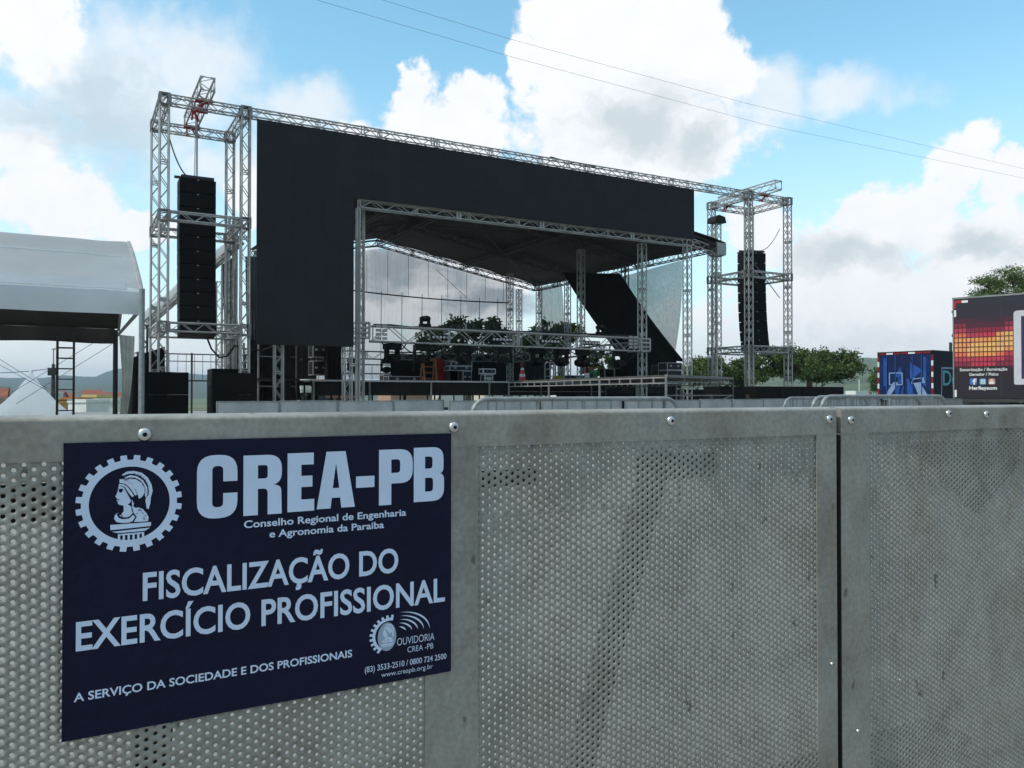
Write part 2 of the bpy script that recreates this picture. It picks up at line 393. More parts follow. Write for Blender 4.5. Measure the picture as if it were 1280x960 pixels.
def ridge(name, prof, r_base, r_crest, seed, m, rough=.10):
    """hill range in the round: (azimuth, elevation) of its crest line seen from the fairground"""
    rnd = np.random.RandomState(seed); azs = np.linspace(prof[0][0], prof[-1][0], 220)
    el = np.interp(azs, [p[0] for p in prof], [p[1] for p in prof])
    wob = np.zeros_like(azs)
    for f in range(1, 8): wob += rnd.uniform(-1, 1) * np.sin(azs * f * 1.3 + rnd.uniform(0, 6)) / f ** 1.1
    el = np.maximum(el + wob * rough, .02)
    rows = 16; vs = []
    for j in range(rows + 1):
        t = j / rows
        for i, a in enumerate(azs):
            r = r_base + (r_crest - r_base) * t
            fold = 1 + .10 * math.sin(a * 2.1 + t * 5 + seed) + .07 * math.sin(a * 5.3 - t * 9)
            z = -6 + (r_crest * math.tan(R(el[i])) + 6 + CAM_Z) * (t ** 1.25) * (fold * (1 - t) + t)
            vs.append((r * math.sin(R(a)), r * math.cos(R(a)), z))
    for i, a in enumerate(azs): vs.append((r_crest * 1.28 * math.sin(R(a)), r_crest * 1.28 * math.cos(R(a)), -6))
    n = len(azs); mb = MB(); mb.add(vs, [(j * n + i, j * n + i + 1, (j + 1) * n + i + 1, (j + 1) * n + i) for j in range(rows + 1) for i in range(n - 1)])
    o = mb.build(name, m, smooth=True); tag(o, kind='structure'); return o
M_hill = mat('wooded_hill', (.020, .036, .016), .95, 0, 0, .02, col2=(.055, .075, .03), detail=10)
M_hill2 = mat('hill_pasture', (.03, .05, .02), .95, 0, 0, .012, col2=(.13, .16, .06), detail=8)
ridge('hills', [(-30, .9), (-12, 1.0), (-3.7, 1.02), (-1.5, 1.0), (-.4, 1.24), (.5, 1.1), (1.5, 1.15), (2.2, 1.55), (3.2, 1.72), (4.5, 1.6), (8, 1.3), (14, 1.0), (22, .8), (30, 1.0), (38, .9), (50, .8), (75, .6), (95, .4)], 1300, 3200, 3, M_hill, .04)
ridge('hills', [(20, .1), (29, .5), (33, 1.25), (36, .9), (43, 1.3), (48, 2.1), (52, 2.45), (56, 2.3), (64, 2.2), (75, 1.4), (90, .4)], 520, 1500, 8, M_hill2, .07)

# ------------------------------------------------------------------ stage steelwork
Y0 = 24.4                      # front line of the stage, parallel to the barricade
def pa_tower(name, label, xs, y1, hoist_x, seedname):
    t = thing(name, label, 'truss tower', ((xs[0] + xs[1]) / 2, (Y0 + y1) / 2, 0), group='truss towers flanking the stage')
    top, mid, low = 9.55, 6.27, 3.13
    for x in xs:
        for y in (Y0, y1):
            c = MB().truss((x, y, .02), (x, y, 9.72), cr=.027, lr=.014).build('column', M_alu, t)
            MB().bx(x - .25, x + .25, y - .25, y + .25, .0, .02).build('base_plate', M_darksteel, c)
            for h in (top, mid, low):
                mb = MB()
                for sx in (-1, 1):
                    for sy in (-1, 1): mb.bx(x + sx * .12 - .035, x + sx * .12 + .035, y + sy * .12 - .035, y + sy * .12 + .035, h - .16, h + .16)
                for z in (h - .15, h + .15): mb.bx(x - .15, x + .15, y - .15, y + .15, z - .012, z + .012)
                mb.build('corner_block', M_alu_dk, c)
    for h in (top, mid, low):
        for y in (Y0, y1):
            MB().truss((xs[0] + .16, y, h), (xs[1] - .16, y, h), cr=.024, lr=.013).build('beam', M_alu, t)
        for x in xs:
            MB().truss((x, Y0 + .16, h), (x, y1 - .16, h), cr=.024, lr=.013).build('beam', M_alu, t)
    hb = MB().truss((hoist_x, Y0 - .75, 9.93), (hoist_x, y1 + .4, 9.93), w=.42, cr=.027, lr=.013, pitch=.5)
    for y in (Y0 - .75,):                                   # corner gussets of the open end
        for sx in (-1, 1):
            for sz in (-1, 1):
                hb.prism([(hoist_x + sx * .2, 9.93 + sz * .2), (hoist_x + sx * .07, 9.93 + sz * .2), (hoist_x + sx * .2, 9.93 + sz * .07)], 'y', y - .01, y + .01)
    hbo = hb.build('hoist_beam', M_alu, t)
    for y in (Y0, Y0 + .9, y1):
        mb = MB()
        for k in range(3):
            mb.tube((hoist_x - .24, y - .05 + .05 * k, 9.70 - .02 * k), (hoist_x + .24, y - .03 + .05 * k, 9.72 - .02 * k), .035, 6)
            mb.tube((hoist_x + random.uniform(-.2, .2), y, 9.70), (hoist_x + random.uniform(-.25, .25), y + .1, 9.40), .03, 6)
        mb.build('ratchet_strap', M_strap, hbo)
    return t
pa_tower('truss_tower', 'square aluminium truss tower with red straps beside the white tent', (2.27, 4.48), 27.0, 3.32, 'l')
pa_tower('truss_tower', 'square aluminium truss tower nearest the painted trucks', (24.75, 27.05), 26.6, 25.7, 'r')

def line_array(name, label, x, y, z_top, n, yaw, rope_top, swing):
    t = thing(name, label, 'speaker array', (x, y, z_top), R(yaw), group='hanging line arrays')
    W = t.matrix_basis
    fr = MB(); fr.bx(-.46, -.40, -.35, .35, .02, .09); fr.bx(.40, .46, -.35, .35, .02, .09); fr.bx(-.62, .5, -.05, .02, .04, .11); fr.bx(-.46, .46, -.36, -.30, .02, .09); fr.bx(-.46, .46, .28, .34, .02, .09)
    fr.v = [tuple(W @ Vector(p)) for p in fr.v]; fr.build('flying_frame', M_darksteel, t)
    z, yy, ang = 0.0, 0.0, 0.0; h = .43
    for k in range(n):
        ang = R(swing) * (k / (n - 1)) ** 2 * 1.0
        rot = Matrix.Rotation(-ang, 4, 'X')
        c = Vector((0, yy, z)) + rot @ Vector((0, 0, -h / 2))
        def put(mb):
            mb.v = [tuple(W @ (rot @ Vector(p) + c)) for p in mb.v]; return mb
        taper = .004
        b = MB(); d = .62
        b.prism([(-.36, h / 2 - .012), (d - .36, h / 2 - .012 - taper), (d - .36, -h / 2 + .012 + taper), (-.36, -h / 2 + .012)], 'x', -.51, .51)
        body = put(b).build('speaker_box', M_black, t)
        g = MB(); g.bx(-.485, -.03, -.372, -.362, -h / 2 + .03, h / 2 - .03); g.bx(.03, .485, -.372, -.362, -h / 2 + .03, h / 2 - .03)
        put(g).build('grille', M_grille, body)
        q = MB(); q.bx(-.022, .022, -.378, -.366, h / 2 - .045, h / 2 - .022)
        put(q).build('badge', M_case_edge, body)
        nx = rot @ Vector((0, 0, -h)); z += nx.z; yy += nx.y
    rp = MB()
    for dx in (-.10, 0.0, .07): rp.tube(W @ Vector((dx * .6, .02 + dx, .1)), Vector((x + dx * .35, y + dx * .2, rope_top)), .013, 5)
    rp.build('hoist_rope', M_rope, t)
    return t
line_array('line_array', 'black curved column of hung speakers on the tent side', 3.30, 25.75, 7.66, 11, 0, 9.7, 9)
line_array('line_array', 'black curved column of hung speakers on the trucks side', 26.10, 25.6, 7.40, 10, -8, 9.7, 10)

def sag(p0, p1, s, n=14):
    p0 = Vector(p0); p1 = Vector(p1)
    return [p0.lerp(p1, i / n) + Vector((0, 0, -4 * s * (i / n) * (1 - i / n))) for i in range(n + 1)]
tag(MB().path(sag((2.42, 25.2, 8.95), (3.15, 25.6, 7.72), .35), .022, 5).build('hoist_chain', M_rope), 'slack hoist chain looping from the tent side tower to its speakers', 'chain')
tag(MB().path(sag((26.9, 24.7, 8.4), (26.2, 25.3, 7.5), .28), .016, 5).build('hoist_chain', M_rope), 'slack hoist chain looping from the trucks side tower to its speakers', 'chain')
tag(MB().path([at(258, 421, 25.9), at(264, 436, 25.9), at(274, 447, 25.8), at(284, 445, 25.7), at(293, 432, 25.5), at(306, 436, 25), at(328, 438, 25), at(344, 432, 24.8)], .03, 6).build('signal_cable', M_cable), 'thick black cable drooping below the tent side speakers', 'cable')

# long top truss and the truss under the screen
tt = tag(MB().truss((4.64, Y0, 9.55), (24.59, Y0, 9.55), cr=.025, lr=.013).build('top_truss', M_alu), 'long aluminium truss running along the top of the black screen', 'truss')
for x in (8.02, 10.4, 15.7, 19.6, 21.3):
    mb = MB()
    for sx in (-.045, .045): mb.bx(x + sx - .02, x + sx + .02, Y0 - .155, Y0 - .135, 9.40, 9.70)
    mb.build('joint_plate', M_alu, tt)
mb = MB()
for k in range(4): mb.path(sag((15.0, Y0 - .1 + .05 * k, 9.73), (17.1, Y0 + .05 * k, 9.72), .05 - .02 * k, 8), .02, 5)
mb.build('cable_bundle', M_cable, tt)
st = tag(MB().truss((7.95, Y0, 7.24), (21.3, Y0, 7.24), cr=.027, lr=.015, pitch=.42).build('screen_truss', M_alu), 'aluminium truss along the lower edge of the black screen', 'truss')
for x in (11.35, 14.6, 18.6):
    mb = MB()
    for sx in (-.05, .06): mb.bx(x + sx - .035, x + sx + .035, Y0 - .155, Y0 - .135, 7.09, 7.39)
    mb.build('joint_plate', M_alu, st)
tag(MB().truss((21.6, Y0 + .05, 7.30), (23.3, 24.95, 7.18), cr=.024, lr=.013).build('screen_truss', M_alu), 'short truss joining the screen corner to the sleeved roof mast', 'truss')

# the big dark L-shaped screen
def screen():
    m = bpy.data.materials.new('led_panel'); m.use_nodes = True; nt = m.node_tree; b = nt.nodes['Principled BSDF']
    tc = nt.nodes.new('ShaderNodeTexCoord'); br = nt.nodes.new('ShaderNodeTexBrick'); mp = nt.nodes.new('ShaderNodeMapping'); mp.inputs['Rotation'].default_value = (R(90), 0, 0)
    nt.links.new(tc.outputs['Object'], mp.inputs[0]); nt.links.new(mp.outputs[0], br.inputs[0])
    br.inputs['Scale'].default_value = 1.0; br.inputs['Brick Width'].default_value = .5; br.inputs['Row Height'].default_value = .5; br.offset = 0
    br.inputs['Mortar Size'].default_value = .004; br.inputs['Color1'].default_value = (.0175, .0185, .0215, 1); br.inputs['Color2'].default_value = (.0205, .0215, .025, 1); br.inputs['Mortar'].default_value = (.010, .010, .012, 1)
    nt.links.new(br.outputs[0], b.inputs['Base Color']); b.inputs['Roughness'].default_value = .75; b.inputs['Specular IOR Level'].default_value = .25
    x0, x1, xl, zt, zb, zl = 4.765, 21.55, 7.695, 9.335, 7.365, 2.70
    t = thing('screen_wall', 'huge matt black L-shaped screen hanging on the stage front', 'screen', (x0, Y0, zl))
    poly = [(x0, zl), (xl, zl), (xl, zb), (x1, zb), (x1, zt), (x0, zt)]
    MB().prism(poly, 'y', Y0 - .27, Y0 - .20).build('screen_panel', m, t)
    fr = MB()
    for x in np.arange(x0 + .25, x1, 1.0): fr.bx(x - .02, x + .02, Y0 - .198, Y0 - .16, (zl if x < xl else zb) + .03, zt - .03)
    for z in np.arange(zb + .2, zt, .6): fr.bx(x0 + .03, x1 - .03, Y0 - .159, Y0 - .155, z - .02, z + .02)
    fr.build('hanging_frame', M_darksteel, t)
screen()

# free standing columns (front line)
def column(x, y, z1, label, mt=None, w=.29, block=None, group='truss columns under the stage roof', lr=.013):
    o = MB().truss((x, y, .02), (x, y, z1), w=w, cr=.026, lr=lr).build('truss_column', mt or M_alu)
    tag(o, label, 'truss column', group)
    MB().bx(x - .25, x + .25, y - .25, y + .25, 0, .02).build('base_plate', M_darksteel, o)
    if block is not None:
        z = block; s = .21; mb = MB()
        for sx in (-1, 1):
            for sy in (-1, 1): mb.bx(x + sx * s - .03, x + sx * s + .03, y + sy * s - .03, y + sy * s + .03, z - .25, z + .25)
            for zz in (-.24, -.08, .08, .24):
                mb.bx(x - s + .03, x + s - .03, y + sx * s - .02, y + sx * s + .02, z + zz - .03, z + zz + .03)
                mb.bx(x + sx * s - .02, x + sx * s + .02, y - s + .03, y + s - .03, z + zz - .03, z + zz + .03)
        mb.build('sleeve_block', M_alu, o)
    return o
column(5.49, Y0 + .12, 9.36, 'truss column under the tent side end of the screen leg')
column(7.62, Y0 + .12, 9.36, 'truss column under the inner edge of the screen leg')
column(7.92, Y0 + .0, 7.10, 'slim truss column along the inner edge of the screen leg', w=.15, lr=.009)
column(8.22, 25.0, 8.0, 'truss column carrying the screen side block of the lighting truss', block=3.30, w=.21)
column(19.64, 25.0, 7.15, 'truss column carrying the far square block of the lighting truss', block=3.16)
column(21.42, Y0, 7.12, 'truss column under the corner of the screen band')
mast = column(23.55, 25.0, 8.35, 'truss mast with grey sleeve block and black cap beside the far tower', block=7.25)
mb = MB(); mb.prism([(-.30, 0), (.30, 0), (.22, .24), (-.1, .30), (-.26, .2)], 'y', -.26, .26); mb.v = [(p[0] + 23.55, p[1] + 25.0, p[2] + 8.36) for p in mb.v]
mb.build('head_cover', M_cloth_bk, mast)
mb = MB().bx(23.30, 23.80, 24.71, 24.73, 7.0, 7.5); mb.build('sleeve_plate', M_alu, mast)
column(19.64, 35.8, 7.4, 'truss column at the back corner of the lighting truss')
column(22.32, 39.6, 7.2, 'pale slim truss column in the back corner of the roof')
column(23.40, 39.2, 7.8, 'outermost truss column in the back corner of the roof')
column(23.40, 36.2, 7.4, 'truss column at the loose edge of the black side drape')
column(19.64, 29.3, 7.6, 'truss column before the black side drape, standing upstage')
column(23.40, 31.1, 7.4, 'truss column behind the black side drape')
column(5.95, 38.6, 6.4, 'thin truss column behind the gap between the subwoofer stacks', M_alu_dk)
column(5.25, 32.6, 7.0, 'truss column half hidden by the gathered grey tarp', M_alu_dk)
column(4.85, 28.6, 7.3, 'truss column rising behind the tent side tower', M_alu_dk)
tag(MB().tube(at(938, 322, 25.2) , at(975, 372, 25.2), .02, 5).build('guy_wire', M_rope), 'thin stay slanting down from the sleeved roof mast', 'wire')

# gable roof over the stage
def roof():
    XL, XR, YF, YB, XM, ZE, ZR = 7.7, 23.4, 25.0, 39.5, 13.9, 7.32, 9.05
    ZL = ZR - (ZR - ZE) * (XM - XL) / (XR - XM)          # the tent side slope is shorter
    t = thing('stage_roof', 'low gable stage roof of trusses under a dark canopy', 'roof', (XM, YF, ZE))
    for y in (YF, 29.9, 34.7, YB):
        for xe, ze in ((XL, ZL), (XR, ZE)):
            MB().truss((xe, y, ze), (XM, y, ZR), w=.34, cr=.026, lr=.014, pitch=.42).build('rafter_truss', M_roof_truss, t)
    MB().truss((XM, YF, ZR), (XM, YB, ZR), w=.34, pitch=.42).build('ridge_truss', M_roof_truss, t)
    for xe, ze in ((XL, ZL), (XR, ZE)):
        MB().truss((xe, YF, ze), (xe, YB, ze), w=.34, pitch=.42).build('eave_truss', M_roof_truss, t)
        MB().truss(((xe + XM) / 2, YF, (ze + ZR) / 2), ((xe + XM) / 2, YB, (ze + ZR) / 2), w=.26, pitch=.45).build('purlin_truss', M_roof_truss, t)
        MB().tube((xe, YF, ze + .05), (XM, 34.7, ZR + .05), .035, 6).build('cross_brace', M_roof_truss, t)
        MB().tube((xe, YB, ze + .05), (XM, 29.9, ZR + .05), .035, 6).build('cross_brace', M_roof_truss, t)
    def fab(u, v):
        xx = XL - .3 + (XR - XL + .65) * u; f = 1 - abs(xx - XM) / (XR - XM)
        y = YF - .35 + (YB - YF + .5) * v
        dz = -.06 * (.5 - .5 * math.cos(v * 6 * math.pi)) + .012 * math.sin(xx * 3.1 + y)
        return (xx, y, ZE + (ZR - ZE) * f + .26 + dz)
    MB().sheet(fab, 48, 48).build('canopy', M_roof, t, smooth=True)
    # loose black edge of the canopy at the front corner
    MB().sheet(lambda u, v: (21.9 + 1.5 * u, 24.75 + .1 * math.sin(u * 7), 7.66 - .25 * u - v * (.22 + .22 * math.sin(u * 4))), 8, 4).build('edge_flap', M_cloth_bk, t, smooth=True)
roof()

# rear mesh cloth and its hanging lines
def backdrop():
    t = thing('mesh_backdrop', 'see-through grey mesh cloth closing the back of the stage', 'backdrop', (13, 39.35, 0))
    def top(x): return 7.2 + (8.75 - 7.2) * (1 - abs(x - 14.1) / 9.3)
    MB().sheet(lambda u, v: (7.9 + 13.5 * u, 39.30 + .05 * math.sin(u * 40), 2.0 + (top(7.9 + 13.5 * u) - 2.0) * v), 60, 6).build('mesh_cloth', M_mesh, t, smooth=True)
    sm = MB()
    for x in np.arange(8.3, 21.3, 1.13):
        sm.tube((x, 39.24, 2.0), (x + .03, 39.24, 6.55), .016, 4)
        sm.tube((x + .38, 39.24, 6.4), (x + .38, 39.24, top(x) - .1), .012, 4)
    sm.build('seam_line', M_cable, t)
    MB().path(sag((7.9, 39.2, 6.88), (21.4, 39.2, 6.35), .25, 24), .035, 5).build('support_cable', M_cable, t)
    mb = MB()
    for x in (11.2, 17.0): mb.tube((x, 39.2, 7.9), (x + 1.8, 39.2, 6.5), .012, 4)
    mb.build('guy_line', M_cable, t)
backdrop()
def side_cloth(name, pts, m, label, cat, bulge=.25, nu=20, nv=16):
    """cloth hung in folds between four corners: top start, top end, bottom end, bottom start"""
    A, B, C, D = [Vector(p) for p in pts]
    nrm = (B - A).cross(D - A).normalized()
    def fn(u, v):
        p = A.lerp(B, u).lerp(D.lerp(C, u), v)
        return p + nrm * (bulge * math.sin(v * math.pi) + .05 * math.sin(u * 23 + v * 2) * (.3 + v))
    return tag(MB().sheet(fn, nu, nv).build(name, m, smooth=True), label, cat)
side_cloth('stage_drape', [at(703, 340, 33.6), at(776, 342, 29.6), at(856, 452, 28.0), at(774, 446, 30.4)], M_cloth_bk, 'black drape pulled slantwise across the far side of the stage', 'drape', -.12)
side_cloth('stage_drape', [at(775, 430, 30.8), at(845, 438, 30.2), at(850, 486, 30.2), at(778, 478, 30.8)], M_cloth_bk, 'black drape tail bunched behind the stacked cases', 'drape', .1)
MESH_SIDE = side_cloth('mesh_curtain', [at(772, 347, 31.4), at(853, 325, 27.0), at(845, 437, 29.4), at(800, 415, 31.0)], M_mesh2, 'frayed grey mesh curtain beside the black drape', 'curtain', .2)
side_cloth('mesh_curtain', [at(672, 360, 36.2), at(702, 352, 34.4), at(705, 416, 34.6), at(674, 418, 36.4)], M_mesh2, 'narrow grey mesh curtain between the back columns', 'curtain', .1)

# lighting truss lowered over the deck
def light_rig():
    t = thing('lighting_truss', 'lowered rectangle of aluminium truss carrying the stage lights', 'truss', (13.9, 25, 3.16))
    MB().truss((8.55, 25, 3.20), (19.38, 25, 3.16), w=.40, h=.56, cr=.029, lr=.017, pitch=.62, ring=2.6).build('front_truss', M_alu, t)
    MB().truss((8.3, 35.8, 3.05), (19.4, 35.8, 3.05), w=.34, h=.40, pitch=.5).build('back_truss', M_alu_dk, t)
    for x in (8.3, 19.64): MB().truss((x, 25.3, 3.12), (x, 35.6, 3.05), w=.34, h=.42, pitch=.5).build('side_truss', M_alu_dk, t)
    for x in (8.72, 18.9):
        mb = MB()
        for k in range(4):
            for j in range(2): mb.bx(x + j * .22 - .08, x + j * .22 + .08, 24.74, 24.78, 3.0 + k * .13, 3.09 + k * .13)
        mb.build('pin_plate', M_alu, t)
    mb = MB()
    for k in range(3): mb.path([(8.7 + i * .55, 25.05 + .06 * k, 3.50 + .03 * math.sin(i * 1.7 + k)) for i in range(20)], .022, 5)
    mb.build('cable_run', M_cable, t)
    mb = MB(); rq = random.Random(4)
    for i in range(26):
        x = 8.9 + i * .38; mb.path(sag((x, 25.0 + rq.uniform(-.15, .2), 2.93), (x + rq.uniform(.5, 1.1), 25.1, 2.93), rq.uniform(.12, .38), 8), .022, 5)
    mb.build('cable_loops', M_cable, t)
light_rig()
def moving_head():
    t = thing('moving_head', 'black moving head lamp hanging at the start of the lighting truss', 'stage light', (0, 0, 0), group='moving heads under the lighting truss')
    MB().bx(-.17, .17, -.14, .14, -.16, 0).build('base', M_black, t)
    y = MB()
    for s in (-1, 1): y.bx(s * .17 - .03, s * .17 + .03, -.06, .06, -.46, -.161)
    y.build('yoke', M_black, t)
    MB().lathe([(.09, -.20), (.13, -.12), (.135, .1), (.10, .2)], (0, 0, -.40), 12, 'y').build('head', M_black, t, smooth=False)
    return t
heads = []
M0 = moving_head()
spots = [(9.3, 'hanging nearest the screen leg'), (10.35, 'hanging second from the screen leg'), (11.9, 'hanging above the orange ladder'), (13.5, 'hanging above the white edged cases'), (14.9, 'hanging above the mixer case'), (15.9, 'hanging above the traffic cone'), (16.85, 'hanging beside the red drape'), (18.6, 'hanging nearest the far block')]
for i, (x, w) in enumerate(spots):
    lab = 'black moving head lamp %s' % w
    if i == 0: M0.location = (x, 25.05, 2.90); M0['label'] = lab; M0.scale = (1.4, 1.4, 1.2); M0.rotation_euler = (0, 0, .4)
    else: dup(M0, (x, 25.05 + random.uniform(-.08, .08), 2.90), random.uniform(-.8, .8), lab)
for i, (x, w) in enumerate([(10.0, 'ladder'), (11.4, 'flight case trunk'), (13.0, 'mixer case'), (14.6, 'cone'), (16.6, 'white shelf frame'), (18.4, 'speaker pair')]):
    dup(M0, (x, 35.75, 2.86), random.uniform(-.8, .8), 'black moving head lamp on the back truss in line with the %s' % w)
for x, w in ((10.45, 'near the screen leg'), (17.66, 'beside the drape')):
    c = dup(M0, (x, 25.0, 3.48), 0.3, 'black lamp standing on top of the lighting truss %s' % w, (.95, .95, -.75))
def light_bar():
    t = thing('light_bar', 'six lens lamp bar', 'stage light', (0, 0, 0), group='six lens lamp bars in the lighting truss')
    MB().bx(-.40, .40, -.06, .06, -.08, .08).build('housing', M_black, t)
    for k in range(6): MB().lathe([(.052, 0), (.045, .02), (.02, .028)], (-.33 + .132 * k, -.062, 0), 10, 'y').build('lens', M_lens, t)
    return t
M_lens = mat('lamp_lens', (.55, .57, .57), .15, .3, .1, 20)
LB = light_bar()
for i, (x, w) in enumerate([(11.05, 'above the orange ladder'), (13.35, 'above the white edged cases'), (15.35, 'above the cone'), (17.15, 'next to the red drape')]):
    lab = 'black six lens lamp bar in the lighting truss %s' % w
    if i == 0: LB.location = (x, 24.95, 3.16); LB['label'] = lab
    else: dup(LB, (x, 24.95, 3.16), 0, lab)

# ------------------------------------------------------------------ deck and runway
def deck():
    t = thing('stage_deck', 'raised black stage deck on steel legs behind the lighting truss', 'stage', (14, 26, 0))
    x0, x1, y0, y1, z = 6.9, 22.3, 26.0, 38.5, 1.71
    MB().bx(x0, x1, y0, y1, z - .06, z).build('deck_surface', M_deck, t)
    MB().bx(x0, x1, y0 - .03, y0 - .004, z - .055, z + .0).build('edge_strip', M_case_edge, t)
    MB().sheet(lambda u, v: (x0 + (x1 - x0) * u, y0 + .05 + .02 * math.sin(u * 160), z - .06 - .40 * v), 80, 2).build('skirt', M_cloth_bk, t)
    for x in (6.95, 8.85, 11.1, 13.4, 15.6, 17.9, 20.1, 22.2):
        MB().tube((x, y0 - .02, 0), (x, y0 - .02, z - .06), .035, 6).build('leg', M_alu_dk, t)
    for y in (30, 34, 38.4):
        for x in np.arange(7.2, 22.3, 1.5): MB().tube((x, y, 0), (x, y, z - .06), .04, 5).build('leg', M_darksteel, t)
    MB().bx(x0, x1, 26.6, 38.4, 1.19, 1.25).build('lower_tray', M_darksteel, t)
    # guard rail along the back
    g = MB()
    for zz in (z + .55, z + 1.0): g.tube((x0, 38.4, zz), (x1, 38.4, zz), .03, 5)
    for x in np.arange(x0, x1 + .1, .45): g.tube((x, 38.4, z), (x, 38.4, z + 1.0), .015, 4)
    g.build('guard_rail', M_darksteel, t)
deck()
def runway():
    A, B, C, D = Vector((13.0, 15.6, 0)), Vector((14.0, 25.6, 0)), Vector((18.3, 25.6, 0)), Vector((16.5, 16.9, 0))
    z = 1.715
    t = thing('runway', 'catwalk of frame platforms jutting out from the stage deck', 'stage', A)
    mb = MB(); mb.prism([(p.x, p.y) for p in (A, B, C, D)], 'z', z - .04, z); mb.build('deck_surface', M_deck, t)
    def edge(p, q, n):
        e = MB(); d = (q - p).normalized(); nn = Vector((d.y, -d.x, 0)) * -.03
        for zz in (z - .065, z - .205): e.tube(p + nn * 0 + Vector((0, 0, zz)), q + Vector((0, 0, zz)), .022, 4)
        for i in range(n + 1):
            c = p.lerp(q, i / n); e.tube(c + Vector((0, 0, z - .21)), c + Vector((0, 0, z - .05)), .022, 4)
        e.build('edge_frame', M_alu, t)
        for i in range(0, n + 1, 6):
            c = p.lerp(q, i / n); MB().tube(c, c + Vector((0, 0, z - .045)), .034, 6).build('leg', M_alu_dk, t)
    edge(B, A, 18); edge(D, C, 18)
    e = MB(); e.tube(A + Vector((0, 0, z - .03)), D + Vector((0, 0, z - .03)), .05, 4); e.tube(A + Vector((0, 0, z - .17)), D + Vector((0, 0, z - .17)), .02, 4)
    e.build('front_rail', M_alu_dk, t)
    e = MB(); e.tube(A + Vector((0, 0, 1.20)), D + Vector((0, 0, 1.20)), .025, 4); e.tube(B + Vector((0, 0, 1.33)), C + Vector((0, 0, 1.33)), .025, 4)
    e.tube(A + Vector((.2, 0, .6)), D + Vector((0, 0, 1.2)), .02, 4)
    for f in (.25, .5, .75): e.tube(A.lerp(D, f) + Vector((0, 0, z - .05)), A.lerp(D, f) + Vector((0, 0, z - .25)), .02, 4)
    e.build('bracing', M_alu_dk, t)
    MB().tube(D, D + Vector((0, 0, z - .03)), .034, 6).build('leg', M_alu_dk, t)
    MB().tube(C, C + Vector((0, 0, z - .03)), .034, 6).build('leg', M_alu_dk, t)
runway()

# ------------------------------------------------------------------ things on the deck
DZ = 1.71
def case(name, label, cat, x, y, z, w, d, h, mt=None, em=None, e=.03, group=None, split=False):
    """flight case: laminate body with edge profiles along every edge"""
    t = thing(name, label, cat, (x, y, z), group=group)
    MB().bx(x - w / 2 + .006, x + w / 2 - .006, y - d / 2 + .006, y + d / 2 - .006, z + .006, z + h - .006).build('case_body', mt or M_case, t)
    g = MB(); em = em or M_case_edge
    for sx in (-1, 1):
        for sy in (-1, 1): g.bx(x + sx * (w / 2 - e / 2) - e / 2, x + sx * (w / 2 - e / 2) + e / 2, y + sy * (d / 2 - e / 2) - e / 2, y + sy * (d / 2 - e / 2) + e / 2, z, z + h)
    for zz in (z, z + h - e) + ((z + h * .6,) if split else ()):
        for sy in (-1, 1): g.bx(x - w / 2 + e, x + w / 2 - e, y + sy * (d / 2 - e / 2) - e / 2, y + sy * (d / 2 - e / 2) + e / 2, zz, zz + e)
        for sx in (-1, 1): g.bx(x + sx * (w / 2 - e / 2) - e / 2, x + sx * (w / 2 - e / 2) + e / 2, y - d / 2 + e, y + d / 2 - e, zz, zz + e)
    g.build('edge_profile', em, t)
    for f in (-.25, .25): MB().bx(x + f * w - .05, x + f * w + .05, y - d / 2 - .008, y - d / 2 + .004, z + h * .45, z + h * .45 + .07).build('latch', em, t)
    return t
def px(x, Y): return at(x, 480, Y).x
FC = 'flight cases on the deck'
case('flight_case', 'long dark trunk with thin metal edges left of the ladder', 'case', px(504, 31), 31.0, DZ, 1.5, .6, .26, e=.025, group=FC)
case('flight_case', 'small dark case at the guard rail end of the trunk', 'case', px(487, 31.5), 32.0, DZ, .35, .5, .34, e=.025, group=FC)
case('flight_case', 'tall dark flight case under the wide trunk lids', 'case', px(581, 31), 31.0, DZ, .42, .5, .52, e=.03, group=FC)
case('flight_case', 'plain black flight case behind the tall dark case', 'case', px(569, 31.6), 31.7, DZ, .6, .5, .52, mt=M_black, em=M_black, e=.02, group=FC)
case('flight_case', 'wide metal edged lid lying across two cases', 'case', px(575, 31), 31.2, DZ + .525, 1.06, .6, .20, e=.03, group=FC)
case('flight_case', 'topmost wide metal edged lid of the stacked cases', 'case', px(576, 31), 31.2, DZ + .73, 1.0, .58, .19, e=.028, group=FC)
M_wedge = mat('white_edging', (.72, .73, .74), .45, .2, .05, 8)
case('flight_case', 'small white edged case standing under the mixer case', 'case', px(608.5, 30), 30.0, DZ, .40, .4, .36, em=M_wedge, e=.045, group=FC)
mc = case('mixer_case', 'white rimmed mixer case with three dark faces on top of the small case', 'case', px(609, 30), 30.0, DZ + .365, .60, .42, .24, em=M_wedge, e=.05, group=FC)
xm = px(609, 30)
mb = MB()
for k in (-1, 0, 1): mb.bx(xm + k * .17 - .06, xm + k * .17 + .06, 29.778, 29.786, DZ + .44, DZ + .54)
mb.build('control_panel', M_case, mc)
mb = MB().bx(px(608.5, 30) - .09, px(608.5, 30) + .09, 29.788, 29.796, DZ + .10, DZ + .25); mb.build('paper_label', M_wedge, bpy.data.objects['mixer_case'])
case('flight_case', 'lower open backed rack at the far edge of the deck', 'case', px(839.5, 26.6), 26.7, DZ + .02, .8, .6, .52, e=.028, group=FC)
case('flight_case', 'upper rack case stacked beside the black drape tail', 'case', px(839.5, 26.6), 26.7, DZ + .55, .8, .6, .32, e=.028, group=FC)
case('flight_case', 'dark case behind the stacked rack cases', 'case', px(829, 28.3), 28.4, DZ, .7, .6, .85, e=.022, group=FC, em=M_alu_dk)
case('flight_case', 'dark amplifier case lying beside the white shelf frame', 'case', px(721, 30), 30.0, DZ, 1.05, .5, .22, e=.02, group=FC)
